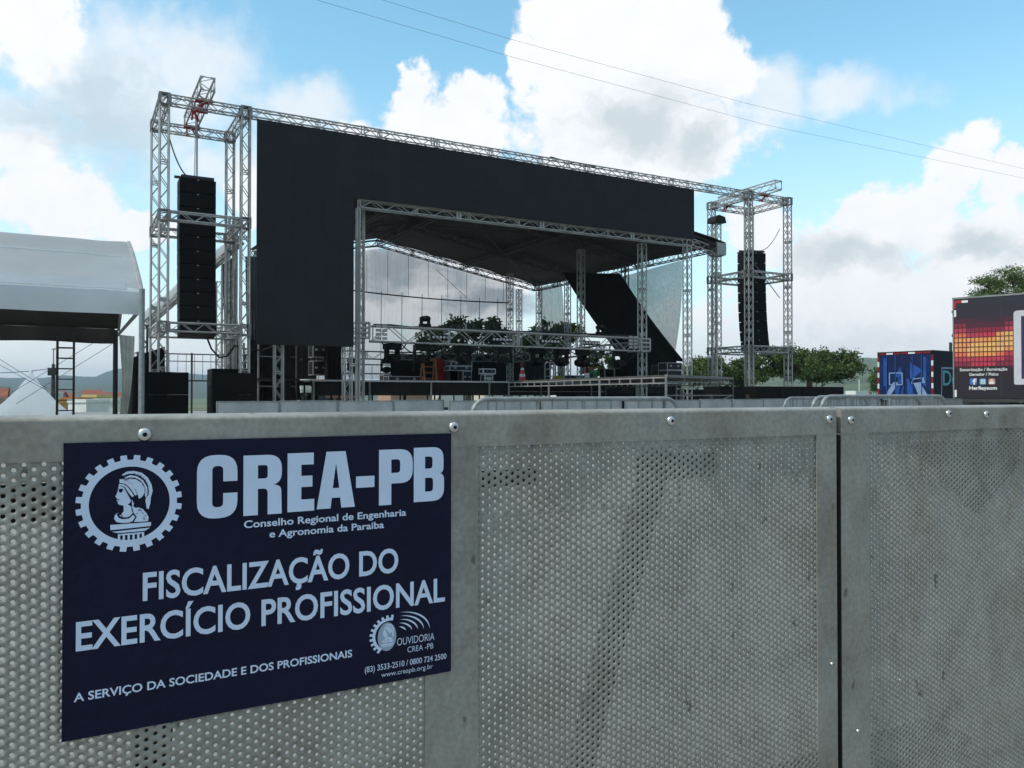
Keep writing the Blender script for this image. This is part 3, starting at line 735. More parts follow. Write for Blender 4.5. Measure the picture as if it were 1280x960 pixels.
case('flight_case', 'thin dark case lid laid on the amplifier case', 'case', px(720, 30), 30.0, DZ + .225, .9, .48, .14, e=.018, group=FC)
# ladder
def ladder():
    x, y = px(536, 30.5), 30.5
    t = thing('step_ladder', 'orange step ladder standing open on the deck', 'ladder', (x, y, DZ))
    H, w = .98, .27
    for sy, nm in ((-1, 'front_frame'), (1, 'back_frame')):
        g = MB()
        for sx in (-1, 1): g.box((x + sx * (w - .0), y + sy * .14, DZ + H / 2), (.06, .05, H), Matrix.Rotation(sy * .2, 3, 'X'))
        for k in range(4): g.box((x, y + sy * (.24 - .055 * k), DZ + .16 + .25 * k), (2 * w - .06, .07, .035))
        g.build(nm, M_orange, t)
    MB().bx(x - w, x + w, y - .1, y + .1, DZ + H, DZ + H + .03).build('top_step', M_orange, t)
ladder()
side_cloth('red_curtain', [Vector((px(545, 31.5), 31.5, 2.75)), Vector((px(556, 31.5), 31.6, 2.75)), Vector((px(557, 31.5), 31.55, DZ + .01)), Vector((px(545, 31.5), 31.5, DZ + .01))], M_red, 'dark red cloth hanging beside the orange ladder', 'cloth', .05, 10, 10)
side_cloth('red_curtain', [Vector((px(728, 30.6), 30.6, 2.92)), Vector((px(737, 30.6), 30.7, 2.92)), Vector((px(736, 30.6), 30.65, 2.20)), Vector((px(727.5, 30.6), 30.6, 2.16))], M_red, 'short red cloth hanging above the seated person', 'cloth', .05, 10, 10)
def cone():
    x, y = px(653, 26.9), 26.9; m1 = mat('cone_plastic', (.55, .035, .05), .5, 0, .12, 6)
    t = thing('traffic_cone', 'red traffic cone with white band at the deck edge', 'traffic cone', (x, y, DZ))
    MB().bx(x - .19, x + .19, y - .19, y + .19, DZ, DZ + .04).build('base', m1, t)
    MB().lathe([(.15, .04), (.115, .20), (.11, .22), (.105, .30), (.10, .32), (.062, .50), (.058, .52)], (x, y, DZ), 16).build('cone_body', m1, t)
    MB().lathe([(.118, .20), (.106, .31)], (x, y, DZ), 16).build('reflective_band', M_white, t)
    MB().lathe([(.072, .455), (.056, .545)], (x, y, DZ), 16).build('reflective_band', M_white, t)
    m2 = mat('dark_red_top', (.12, .02, .02), .6)
    MB().lathe([(.055, .545), (.075, .60), (.085, .68), (.06, .76), (.01, .79)], (x, y, DZ), 12).build('warning_lamp', m2, t)
cone()
def shelf(label, x, y, w, h, n):
    t = thing('shelf_frame', label, 'shelf', (x, y, DZ), group='open frames on the deck')
    g = MB()
    for sx in (-1, 1):
        for sy in (0, .45): g.bx(x + sx * w / 2 - .025, x + sx * w / 2 + .025, y + sy - .025, y + sy + .025, DZ, DZ + h)
    g.build('posts', M_case_edge, t)
    for k in range(n):
        z = DZ + h * (k + .02) / (n - 1) if n > 1 else DZ + h
        z = min(z, DZ + h - .02)
        MB().bx(x - w / 2 + .026, x + w / 2 - .026, y - .024, y + .474, z - .02, z + .02).build('shelf', M_case_edge, t)
    return t
shelf('white metal shelf frame with four levels behind the runway', px(691, 30.5), 30.5, .28, .98, 4)
t = shelf('white metal frame with a diagonal brace next to the shelf frame', px(703, 30.5), 30.6, .24, .98, 2)
MB().tube((px(700, 30.5) - .02, 30.57, DZ + .45), (px(707, 30.5), 30.57, DZ + .9), .02, 4).tube((px(700, 30.5) - .02, 30.57, DZ + .55), (px(707, 30.5), 30.57, DZ + .06), .02, 4).build('brace', M_case_edge, t)
M_yellow = mat('yellow_plastic', (.40, .30, .04), .6, 0, .15, 8)
def crate():
    x, y = px(697, 29.6), 29.6
    t = thing('tool_bag', 'yellow tool bag standing before the white shelf frame', 'bag', (x, y, DZ))
    MB().prism([(-.24, 0), (.24, 0), (.22, .20), (.12, .28), (-.12, .28), (-.22, .20)], 'y', -.14, .14)
    mb = MB(); mb.prism([(x - .24, DZ), (x + .24, DZ), (x + .22, DZ + .22), (x + .1, DZ + .34), (x - .12, DZ + .33), (x - .22, DZ + .2)], 'y', y - .14, y + .14); mb.build('bag_body', M_yellow, t)
    MB().path([(x - .1, y, DZ + .33), (x - .07, y, DZ + .46), (x + .07, y, DZ + .46), (x + .1, y, DZ + .33)], .02, 5).build('handle', M_black, t)
crate()
def monitor(label, x, y, w, h, d=.45, frame=None):
    t = thing('loudspeaker', label, 'speaker', (x, y, DZ), group='loudspeakers on the deck')
    MB().prism([(x - w / 2, y - d / 2), (x + w / 2, y - d / 2), (x + w / 2 - .04, y + d / 2), (x - w / 2 + .04, y + d / 2)], 'z', DZ, DZ + h).build('cabinet', M_black, t)
    MB().bx(x - w / 2 + .03, x + w / 2 - .03, y - d / 2 - .012, y - d / 2 - .002, DZ + .04, DZ + h - .04).build('grille', M_grille, t)
    if frame:
        g = MB()
        for sx in (-1, 1): g.bx(x + sx * (w / 2 + .022) - .02, x + sx * (w / 2 + .022) + .02, y - d / 2 - .03, y - d / 2 + .02, DZ, DZ + h + .04)
        for zz in (.005, h - .002, h * .38): g.bx(x - w / 2, x + w / 2, y - d / 2 - .03, y - d / 2 - .014, DZ + zz, DZ + zz + .04)
        g.build('front_frame', frame, t)
monitor('pale framed speaker cabinet to the right of the seated person', px(758, 28.6), 28.6, .46, .60, frame=mat('pale_wood', (.28, .26, .25), .6, 0, .15, 8))
monitor('low black loudspeaker between the framed cabinet and the tall speaker', px(769, 29.4), 29.4, .32, .66)
monitor('tall black loudspeaker standing against the black drape', px(784, 28.2), 28.2, .50, .98)
M_jug = mat('white_plastic', (.62, .70, .72), .4, 0, .06, 8)
x_, y_ = px(734, 28.4), 28.4
t = thing('water_cooler', 'white plastic water jug next to the seated person', 'jug', (x_, y_, DZ))
MB().lathe([(.10, 0), (.115, .02), (.115, .27), (.09, .34)], (x_, y_, DZ), 14).build('jug_body', M_jug, t, smooth=False)
MB().lathe([(.055, .34), (.055, .39)], (x_, y_, DZ), 10).build('lid', M_white, t)
side_cloth('stage_drape', [Vector((px(652, 33), 33, 2.72)), Vector((px(688, 33), 33, 2.72)), Vector((px(688, 33), 33, DZ + .02)), Vector((px(652, 33), 33, DZ + .02))], mat('charcoal_cloth', (.035, .036, .036), .9, 0, .35, 3), 'charcoal cloth screen standing behind the traffic cone', 'drape', .05)
side_cloth('stage_drape', [Vector((13.9, 37.6, 3.25)), Vector((21.8, 37.6, 3.25)), Vector((21.8, 37.6, DZ + .02)), Vector((13.9, 37.6, DZ + .02))], M_cloth_bk, 'low black drape along the back of the deck', 'drape', .05)

# person sitting on the deck, seen from behind, green shirt
def skinned(name, pts, edges, rad, m, parent, sub=2):
    me = bpy.data.meshes.new(name); me.from_pydata([tuple(p) for p in pts], edges, []); me.update()
    o = bpy.data.objects.new(name, me); COL.objects.link(o)
    mo = o.modifiers.new('skin', 'SKIN'); sl = me.skin_vertices[0] if me.skin_vertices else None
    if sl is None:
        bpy.context.view_layer.update(); sl = me.skin_vertices[0]
    for i, r in enumerate(rad): sl.data[i].radius = r if isinstance(r, tuple) else (r, r)
    sl.data[0].use_root = True
    s = o.modifiers.new('sub', 'SUBSURF'); s.levels = sub; s.render_levels = sub
    dg = bpy.context.evaluated_depsgraph_get(); dg.update()
    new = bpy.data.meshes.new_from_object(o.evaluated_get(dg)); new.materials.clear(); new.materials.append(m)
    bpy.data.objects.remove(o)
    q = bpy.data.objects.new(name, new); COL.objects.link(q)
    new.polygons.foreach_set('use_smooth', [True] * len(new.polygons))
    if parent is not None: q.parent = parent
    return q
def person():
    M_skin = mat('skin', (.20, .105, .07), .6, 0, .1, 8); M_green = mat('green_shirt', (.03, .26, .10), .8, 0, .2, 8); M_hair = mat('dark_hair', (.012, .010, .009), .7); M_jean = mat('dark_trousers', (.03, .035, .05), .8, 0, .2, 9)
    x, y = px(743.5, 28.4), 28.4
    t = thing('person', 'person in a green shirt sitting on the deck leaning towards the jug', 'person', (x, y, DZ), R(35))
    # local: +Y is where the person faces, Z up from the deck
    P = [(0, 0, .13), (0, .02, .32), (0, .08, .50), (0, .11, .58), (0, .16, .66), (0, .19, .74),
         (-.17, .08, .50), (-.21, .18, .30), (-.13, .36, .28), (.17, .08, .50), (.21, .18, .30), (.13, .36, .28),
         (-.10, .03, .11), (-.20, .36, .34), (-.12, .44, .06), (-.12, .56, .04), (.10, .03, .11), (.20, .36, .34), (.12, .44, .06), (.12, .56, .04)]
    E = [(0, 1), (1, 2), (2, 3), (3, 4), (4, 5), (2, 6), (6, 7), (7, 8), (2, 9), (9, 10), (10, 11), (0, 12), (12, 13), (13, 14), (14, 15), (0, 16), (16, 17), (17, 18), (18, 19)]
    rd = [.12, .125, .12, .055, .085, .07, .06, .045, .032, .06, .045, .032, .085, .065, .045, .04, .085, .065, .045, .04]
    skinned('body', P, E, rd, M_skin, t)
    skinned('shirt', [(0, 0, .11), (0, .02, .32), (0, .08, .50), (-.175, .075, .49), (-.205, .15, .36), (.175, .075, .49), (.205, .15, .36)], [(0, 1), (1, 2), (2, 3), (3, 4), (2, 5), (5, 6)], [.145, .148, .135, .078, .065, .078, .065], M_green, t)
    skinned('trousers', [(0, .0, .10), (-.10, .04, .11), (-.20, .36, .34), (-.12, .435, .09), (.10, .04, .11), (.20, .36, .34), (.12, .435, .09)], [(0, 1), (1, 2), (2, 3), (0, 4), (4, 5), (5, 6)], [.13, .10, .078, .06, .10, .078, .06], M_jean, t)
    skinned('hair', [(0, .145, .69), (0, .14, .745), (0, .17, .79)], [(0, 1), (1, 2)], [.092, .100, .075], M_hair, t)
person()

# wing behind the tent side tower and screen leg: cases, drapes, tarps, railings
side_cloth('wing_drape', [at(355, 425, 27.2), at(374, 425, 27.6), at(376, 500, 27.6), at(355, 502, 27.2)], mat('brown_black_cloth', (.03, .027, .026), .9, 0, .3, 2), 'brownish black drape beside the column under the screen leg', 'drape', .1)
side_cloth('wing_drape', [at(407, 425, 27.4), at(427, 425, 27.6), at(427, 476, 27.6), at(407, 476, 27.4)], M_cloth_bk, 'black drape hanging to the deck below the screen leg', 'drape', .06)
side_cloth('wing_drape', [at(312, 425, 29.5), at(352, 425, 29.8), at(353, 512, 29.8), at(313, 512, 29.5)], mat('blue_black_cloth', (.02, .022, .026), .9, 0, .3, 2), 'dark drape behind the tall subwoofer stack', 'drape', .1)
case('rack_case', 'upper black equipment rack with pale frame below the screen leg', 'case', px(399, 28), 28.2, 2.52, .52, .6, .55, e=.04, group='equipment racks beside the deck')
case('rack_case', 'lower black equipment rack with pale frame below the screen leg', 'case', px(399, 28), 28.2, 1.90, .52, .6, .52, e=.04, group='equipment racks beside the deck')
case('rack_case', 'wide grey rack behind the two framed racks', 'case', px(382, 29), 29.2, 1.78, .75, .6, 1.5, mt=M_darksteel, em=M_alu_dk, e=.03, group='equipment racks beside the deck')
def wing():
    t = thing('wing_platform', 'scaffold platform carrying the equipment racks beside the deck', 'platform', (6.0, 27.8, 0))
    z = 1.76
    MB().bx(5.4, 6.85, 27.4, 30.2, z - .06, z).build('platform_deck', M_darksteel, t)
    for x in (5.5, 6.75):
        for y in (27.5, 30.1): MB().tube((x, y, 0), (x, y, 3.1), .04, 6).build('leg', M_alu_dk, t)
    MB().tube((5.5, 27.5, 1.5), (6.75, 27.5, 1.5), .03, 5).tube((5.5, 27.5, 2.5), (6.75, 27.5, 2.5), .02, 5).build('rail', M_alu_dk, t)
    MB().bx(6.2, 6.7, 28.1, 28.6, z + .001, 1.895).build('packer', M_black, t)
    MB().bx(6.21, 6.69, 28.0, 28.4, 2.425, 2.515).build('packer', M_black, t)
wing()
side_cloth('grey_tarp', [at(277, 330, 29.5), at(292, 322, 29.5), at(302, 462, 29.0), at(284, 462, 29.0)], M_tarp, 'gathered grey tarp hanging behind the tent side tower', 'tarp', .25, 24, 20)
side_cloth('grey_tarp', [at(306, 320, 30), at(322, 320, 30), at(322, 440, 30), at(310, 450, 30)], mat('slate_tarp', (.10, .11, .115), .8, 0, .25, 1.5, .4, 3), 'flat slate grey tarp at the outer edge of the screen', 'tarp', .1)
bt = tag(MB().truss(at(182, 405, 31), at(300, 300, 29), w=.30, cr=.05, lr=.02).build('sloping_truss', M_alu), 'sloping truss wrapped in pale vinyl behind the hung speakers', 'truss')
MB().sheet(lambda u, v: at(178, 396, 30.8).lerp(at(296, 294, 28.8), u) + Vector((0, -.02 - .1 * v, .12 - .30 * v + .03 * math.sin(u * 19))), 24, 4).build('vinyl_wrap', M_tent, bt, smooth=True)
def railing():
    t = thing('platform_railing', 'thin metal railing across the gap behind the subwoofers', 'railing', (3.4, 33, 0))
    y = 33.0; x0, x1 = px(168, y), px(348, y)
    zt, zm, z0 = at(250, 443, y).z, at(250, 452, y).z, at(250, 476, y).z
    MB().tube((x0, y, zt), (x1, y, zt), .025, 5).tube((x0, y, zm), (x1, y, zm), .018, 5).tube((x0, y, z0), (x1, y, z0), .03, 5).build('rail', M_darksteel, t)
    g = MB()
    for x in np.arange(x0, x1, .30): g.tube((x, y, z0), (x, y, zt), .012, 4)
    g.build('bars', M_darksteel, t)
    for x in (x0 + .1, x0 + 2, x0 + 4): MB().tube((x, y, 0), (x, y, zt + .05), .04, 5).build('post', M_darksteel, t)
railing()

side_cloth('dark_fill_cloth', [Vector((18.5, 29.5, 1.50)), Vector((27.6, 29.5, 1.46)), Vector((27.6, 29.5, .02)), Vector((18.5, 29.5, .02))], M_cloth_bk, 'low black cloth added to darken the view below the far side of the deck', 'cloth', .03)  # black sheet added to stand in for dark clutter behind the runway

# ------------------------------------------------------------------ subwoofers
def sub_proto(w, h, d):
    t = thing('subwoofer', 'subwoofer', 'subwoofer', (0, 0, 0), group='stacked subwoofers')
    g = MB(); g.prism([(-w / 2 + .015, 0), (w / 2 - .015, 0), (w / 2, .015), (w / 2, h - .015), (w / 2 - .015, h), (-w / 2 + .015, h), (-w / 2, h - .015), (-w / 2, .015)], 'y', 0, d); g.build('cabinet', M_black, t)
    MB().bx(-w / 2 + .035, w / 2 - .035, -.014, -.002, .035, h - .035).build('grille', M_grille, t)
    g = MB()
    for s in (-1, 1): g.bx(s * (w / 2 - .002) - .006, s * (w / 2 - .002) + .006, d * .4, d * .6, h * .4, h * .6)
    g.build('handle', M_darksteel, t)
    return t
SA = sub_proto(1.19, .605, .9); first = True
def put_sub(x, y, z, lab, rz=0):
    global first
    if first: SA.location = (x, y, z); SA['label'] = lab; SA.rotation_euler = (0, 0, rz); first = False
    else: dup(SA, (x, y, z), rz, lab)
lev = ('bottom', 'middle', 'top')
for k in range(3):
    put_sub(px(206, 23.3), 23.3, .61 * k, 'black subwoofer, %s of the stack nearest the tent pole' % lev[k])
    put_sub(px(293, 23.3), 23.3, .61 * k, 'black subwoofer, %s of the front stack beside the screen leg column' % lev[k])
    put_sub(px(290, 24.5) + .12, 24.9, .665 * k, 'black subwoofer, %s of the taller stack set back behind another' % lev[k])
for i, x in enumerate((21.75, 23.35, 24.58, 25.81, 27.04)):
    for k in range(2):
        put_sub(x, 22.0 + (.05 if i else .3), .76 * k, 'black subwoofer, %s of the %s pair under the far tower' % (('bottom', 'top')[k], ('lone', 'first joined', 'second joined', 'third joined', 'last')[i]))
for o in list(COL.objects):
    if o.get('category') == 'subwoofer' and o.location.x > 20: o.scale = (1.0, 1, 1.25 if o.location.z == 0 else 1.28)
    elif o.get('category') == 'subwoofer' and o.location.y > 24: o.scale = (1.05, 1, 1.09)

# ------------------------------------------------------------------ foreground barricade
YF_, ZT = 1.30, 1.194
def perforated(name, x0, x1, z0, z1, y, m, parent):
    """sheet with real round holes on a 14 mm triangular grid; columns 12.12 mm apart"""
    p, r, th = .014, .0031, .002; cx = p * math.sin(math.radians(60)); NH = 12
    nx = int((x1 - x0) / cx); nz = int((z1 - z0) / p)
    ang = np.arange(NH) * 2 * math.pi / NH
    Rh = p / math.sqrt(3)                                   # hexagon corner radius
    rim = np.array([Rh if k % 2 == 0 else p / 2 for k in range(NH)])
    hx = np.stack([rim * np.cos(ang), rim * np.sin(ang)], 1); ho = np.stack([r * np.cos(ang), r * np.sin(ang)], 1)
    ii, jj = np.meshgrid(np.arange(nx), np.arange(nz), indexing='ij')
    C = np.stack([x0 + (ii + .5) * cx, z0 + (jj + .5 + .5 * (ii % 2)) * p], -1).reshape(-1, 2)
    n = len(C)
    rad = 1 + np.random.RandomState(4).uniform(-.10, .06, (n, 1, 1))
    V = np.zeros((n, 3 * NH, 3))
    V[:, :NH, 0] = C[:, None, 0] + hx[None, :, 0]; V[:, :NH, 2] = C[:, None, 1] + hx[None, :, 1]; V[:, :NH, 1] = y
    hh = C[:, None, :] + ho[None] * rad
    V[:, NH:2 * NH, 0] = hh[..., 0]; V[:, NH:2 * NH, 2] = hh[..., 1]; V[:, NH:2 * NH, 1] = y
    V[:, 2 * NH:, 0] = hh[..., 0]; V[:, 2 * NH:, 2] = hh[..., 1]; V[:, 2 * NH:, 1] = y + th
    # shallow dents of the thin sheet
    dent = .0022 * np.sin(V[..., 0] * 7.3 + .6) * np.sin(V[..., 2] * 5.1) + .0012 * np.sin(V[..., 0] * 17 + V[..., 2] * 11)
    V[..., 1] += dent
    k = np.arange(NH); k2 = (k + 1) % NH
    q1 = np.stack([k, k2, NH + k2, NH + k], 1); q2 = np.stack([NH + k, NH + k2, 2 * NH + k2, 2 * NH + k], 1)
    Q = np.concatenate([q1, q2]); F = (np.arange(n)[:, None, None] * 3 * NH + Q[None]).reshape(-1, 4)
    w = parent.matrix_basis.to_translation() if parent is not None else Vector((0, 0, 0))
    V = V.reshape(-1, 3) - np.array(w)
    me = bpy.data.meshes.new(name); me.vertices.add(len(V)); me.vertices.foreach_set('co', V.ravel())
    me.loops.add(F.size); me.loops.foreach_set('vertex_index', F.ravel().astype(np.int32))
    me.polygons.add(len(F)); me.polygons.foreach_set('loop_start', np.arange(0, F.size, 4, dtype=np.int32))
    me.update(calc_edges=True); me.validate(); me.materials.append(m)
    o = bpy.data.objects.new(name, me); COL.objects.link(o); o.parent = parent; return o

def bolt(x, z, parent, r=.0105, y=YF_):
    o = MB().lathe([(r, .0), (r * .98, .0025), (r * .8, .0055), (r * .5, .0070), (r * .34, .0072)], (x, y, z), 20, 'y').build('bolt', M_bolt, parent, smooth=True)
    MB().lathe([(r * .34, .0076), (r * .32, .0078)], (x, y, z), 6, 'y').build('socket', M_black, o)
    return o
def barricade(label, x0, x1, fields, bolts, solid=()):
    t = thing('crowd_barrier', label, 'barrier', ((x0 + x1) / 2, YF_, 0), group='perforated crowd barriers')
    # top rail: folded sheet with a rolled front edge
    r = .006; prof = [(YF_, 1.132)]
    for k in range(7):
        a = math.pi / 2 * k / 6; prof.append((YF_ + r - r * math.cos(a), ZT - r + r * math.sin(a)))
    prof += [(YF_ + .034, ZT + .003), (YF_ + .046, ZT + .003), (YF_ + .05, ZT - .004), (YF_ + .05, 1.132)]
    MB().prism(prof, 'x', x0, x1).build('top_rail', M_galv, t, smooth=False)
    xs = [x0] + [v for f in fields for v in f] + [x1]
    for a, b in zip(xs[::2], xs[1::2]):
        if b - a > .01: MB().bx(a, b, YF_ + .0004, YF_ + .0034, .14, 1.1319).build('stile', M_galv, t)
    MB().bx(x0 + .001, x1 - .001, YF_ + .0006, YF_ + .03, .02, .1395).build('kick_plate', M_galv, t)
    for a, b in fields: perforated('perforated_sheet', a - .018, b + .018, .128, 1.140, YF_ + .0041, M_galv, t)
    for e in (x0, x1):                                             # folded end flanges
        s = .0035 if e == x0 else -.0035
        MB().bx(min(e, e + s), max(e, e + s), YF_ + .0036, YF_ + .05, .14, 1.13).build('end_flange', M_darksteel, t)
    for x, z in bolts: bolt(x, z, t)
    return t
S_X = -.008
b1 = barricade('perforated metal crowd barrier carrying the navy notice board', -.42, 1.603, [(-.335, .545), (.648, 1.535)],
          [(at(181, 543, YF_).x, at(181, 543, YF_).z), (at(567, 534, YF_).x, at(567, 534, YF_).z), (at(838, 526, YF_).x, at(838, 526, YF_).z), (at(1036, 524, YF_).x, at(1036, 524, YF_).z)])
bolt(*at(1037, 828, YF_).xz, b1, .0055)
b2 = barricade('perforated metal crowd barrier right of the dark vertical gap', 1.621, 2.68, [(1.722, 2.60)],
          [(at(1063, 525, YF_).x, at(1063, 525, YF_).z), (at(1185, 517, YF_).x, at(1185, 517, YF_).z), (at(1232, 518, YF_).x, at(1232, 518, YF_).z)])
bolt(*at(1069, 911, YF_).xz, b2, .0055)
def brace(x, t, y0=1.345):
    """raking leg behind the sheet and its foot"""
    b = MB(); a = Vector((x, y0, 1.10)); c = Vector((x, 1.745, .05)); d = (c - a).normalized(); n = Vector((0, d.z, -d.y)) * -.03
    w = .031; vs = []
    for p in (a, c):
        for s in (-1, 1):
            for q in (0, 1): vs.append(p + Vector((s * w, 0, 0)) + n * q)
    b.add(vs, [(0, 1, 3, 2), (4, 6, 7, 5), (0, 4, 5, 1), (2, 3, 7, 6), (0, 2, 6, 4), (1, 5, 7, 3)])
    b.build('raking_leg', M_darksteel, t)
    MB().bx(x - .03, x + .03, YF_ + .05, 1.62, .0, .045).build('foot', M_darksteel, t)
brace(1.11, b1); brace(.13, b1)
for t, a, b in ((b1, -.40, 1.59), (b2, 1.63, 2.67)):
    MB().bx(a, b, 1.63, 1.80, .046, .075).build('base_rail', M_black, t)
for t, x0, x1, z0, z1 in ((b1, 1.025, 1.245, 1.048, 1.10), (b1, .665, .785, 1.055, 1.085), (b1, -.09, -.012, 1.045, 1.10)):
    MB().bx(x0, x1, YF_ + .022, YF_ + .034, z0, z1).build('bracket', M_darksteel, t)
mb = MB(); mb.prism([(1.92, 1.10), (2.42, 1.10), (2.40, 1.02), (2.26, .93), (2.20, .90)], 'y', YF_ + .022, YF_ + .034); mb.build('bracket', M_darksteel, b2)
MB().bx(1.6035, 1.6205, YF_ + .030, YF_ + .048, .02, 1.185).build('gap_post', M_black, b1)

# ------------------------------------------------------------------ notice board (A2)
M_navy = mat('navy_print', (.0052, .0058, .026), .45, 0, .18, 5, bump=.12, bscale=60, spec=.2)
M_print = mat('white_print', (.62, .73, .92), .5, 0, .05, 9)
sign = thing('notice_board', 'navy notice board with white lettering and a gear emblem', 'sign', (0, YF_, .738))
def roundpoly(pts, seg=6):
    """closed outline; a third value is a corner radius"""
    out = []; n = len(pts)
    for i, p in enumerate(pts):
        r = p[2] if len(p) > 2 else 0
        P = Vector(p[:2]).to_3d(); 
        if not r: out.append((p[0], p[1])); continue
        a = (Vector(pts[i - 1][:2]).to_3d() - P); b = (Vector(pts[(i + 1) % n][:2]).to_3d() - P)
        A = P + a.normalized() * min(r, a.length * .49 if (len(pts[i-1]) > 2 and pts[i-1][2]) else a.length); B = P + b.normalized() * min(r, b.length * .49 if (len(pts[(i+1) % n]) > 2 and pts[(i+1) % n][2]) else b.length)
        for k in range(seg + 1):
            t = k / seg; q = A * (1 - t) ** 2 + P * 2 * t * (1 - t) + B * t * t
            out.append((q.x, q.y))
    return out
def flat(name, outlines, m, parent, place):
    """filled outlines (holes by even-odd) as a thin printed layer; place maps (u,v) -> world point"""
    cu = bpy.data.curves.new(name, 'CURVE'); cu.dimensions = '2D'; cu.fill_mode = 'BOTH'
    for pts in outlines:
        sp = cu.splines.new('POLY'); sp.points.add(len(pts) - 1)
        for q, (u, v) in zip(sp.points, pts): q.co = (u, v, 0, 1)
        sp.use_cyclic_u = True
    o = bpy.data.objects.new(name, cu); COL.objects.link(o)
    dg = bpy.context.evaluated_depsgraph_get(); me = bpy.data.meshes.new_from_object(o.evaluated_get(dg))
    bpy.data.objects.remove(o)
    mb = MB(); mb.v = [tuple(place(v.co.x, v.co.y)) for v in me.vertices]; mb.f = [tuple(p.vertices) for p in me.polygons]
    return mb.build(name, m, parent)
_cap = {}
def text_outline(body, bold=.0, shear=0.0):
    cu = bpy.data.curves.new('t', 'FONT'); cu.body = body; cu.size = 1; cu.offset = bold; cu.shear = shear; cu.resolution_u = 4
    o = bpy.data.objects.new('t', cu); COL.objects.link(o)
    dg = bpy.context.evaluated_depsgraph_get(); dg.update(); me = bpy.data.meshes.new_from_object(o.evaluated_get(dg))
    bpy.data.objects.remove(o); return me
def text(name, body, u0, u1, base, cap, m, parent, place, bold=.0, shear=0.0):
    """lettering fitted between u0 and u1, capitals `cap` high"""
    if bold not in _cap:
        q = text_outline('H', bold); ys = [v.co.y for v in q.vertices]; _cap[bold] = (min(ys), max(ys))
    me = text_outline(body, bold, shear); xs = [v.co.x for v in me.vertices]; a, b = min(xs), max(xs); y0, y1 = _cap[bold]
    mb = MB(); mb.v = [tuple(place(u0 + (v.co.x - a) / (b - a) * (u1 - u0), base + (v.co.y - y0) / (y1 - y0) * cap)) for v in me.vertices]
    mb.f = [tuple(p.vertices) for p in me.polygons]
    return mb.build(name, m, parent)
def onsign(k=0): return lambda u, v: (u / 1000 - .008, YF_ - .0047 - .0003 * k, .738 + v / 1000)
MB().bx(-.008, .592, YF_ - .0045, YF_ - .0012, .738, 1.158).build('board_sheet', M_navy, sign)
for x, z in ((.30, 1.10), (.30, .80)): MB().bx(x - .2, x + .2, YF_ - .0011, YF_ - .0002, z - .01, z + .01).build('mounting_strip', M_darksteel, sign)
def letter(name, outs, u, v):
    flat(name, [[(x + u, y + v) for x, y in roundpoly(o)] for o in outs], M_print, sign, onsign())
letter('letter', [[(0, 0, 26), (0, 97, 26), (59, 97, 26), (59, 56), (38, 56), (38, 80, 7), (22, 80, 7), (22, 17, 7), (38, 17, 7), (38, 38), (59, 38), (59, 0, 26)]], 177, 299)
letter('letter', [[(0, 0), (0, 94), (59, 94, 22), (59, 50, 16), (47, 47), (58, 43, 6), (59, 0), (37, 0), (37, 41, 7), (22, 41), (22, 0)], [(22, 57), (22, 78), (37, 78, 5), (37, 57, 5)]], 245, 299.5)
letter('letter', [[(0, 0), (0, 94), (42, 94), (42, 75), (22, 75), (22, 57), (40, 57), (40, 39), (22, 39), (22, 19), (43, 19), (43, 0)]], 313, 300.5)
letter('letter', [[(0, 0), (16, 93), (48, 93), (64, 0), (41, 0), (39, 17), (25, 17), (23, 0)], [(26.5, 33), (37.5, 33), (32, 74)]], 360, 302)
letter('letter', [[(0, 0), (0, 19), (32, 19), (32, 0)]], 426, 333)
letter('letter', [[(0, 0), (0, 94), (61, 94, 24), (61, 36, 22), (22, 36), (22, 0)], [(22, 54), (22, 77), (38, 77, 6), (38, 54, 6)]], 466, 301)
letter('letter', [[(0, 0), (0, 94), (56, 94, 20), (56, 50, 9), (50, 48), (57, 45, 8), (57, 0, 22)], [(21, 57), (21, 78), (35, 78, 6), (35, 57, 6)], [(21, 17), (21, 41), (36, 41, 6), (36, 17, 6)]], 529, 302.5)
text('lettering', 'Conselho Regional de Engenharia', 246, 515, 280.5, 11.5, M_print, sign, onsign(), .019)
text('lettering', 'e Agronomia da Paraiba', 285, 475, 262.5, 11.5, M_print, sign, onsign(), .019)
text('lettering', 'FISCALIZAÇÃO DO', 103, 501, 185, 41.5, M_print, sign, onsign(), .020)
text('lettering', 'EXERCÍCIO PROFISSIONAL', 17, 588, 124.5, 41.5, M_print, sign, onsign(), .020)
text('lettering', 'A SERVIÇO DA SOCIEDADE E DOS PROFISSIONAIS', 15, 420, 53.5, 12.2, M_print, sign, onsign(), .019)
text('lettering', 'OUVIDORIA', 499, 568, 60, 12.2, M_print, sign, onsign(), -.006)
text('lettering', 'CREA -PB', 518, 566, 45.5, 9.5, M_print, sign, onsign(), -.004)
text('lettering', '(83) 3533-2510 / 0800 724 2500', 442, 591, 23.5, 9.6, M_print, sign, onsign(), .006)
text('lettering', 'www.creapb.org.br', 471, 565, 11, 8.0, M_print, sign, onsign(), -.004)
def gear(r0, r1, r2, n, a0=0, a1=2 * math.pi, wt=.5):
    pts = []
    for k in range(n):
        for f, r in ((-.27 * wt * 2, r1), (-.23 * wt * 2, r2), (.23 * wt * 2, r2), (.27 * wt * 2, r1)):
            t = a0 + (a1 - a0) * (k + .5 + f) / n; pts.append((r * math.cos(t), r * math.sin(t)))
    return pts
ring = [(53.5 * math.cos(2 * math.pi * k / 64), 53.5 * math.sin(2 * math.pi * k / 64)) for k in range(64)]
gx, gy = 85.5, 330
flat('gear_emblem', [[(x + gx, y + gy) for x, y in gear(0, 63.5, 70.5, 24)], [(x + gx, y + gy) for x, y in ring]], M_print, sign, onsign())
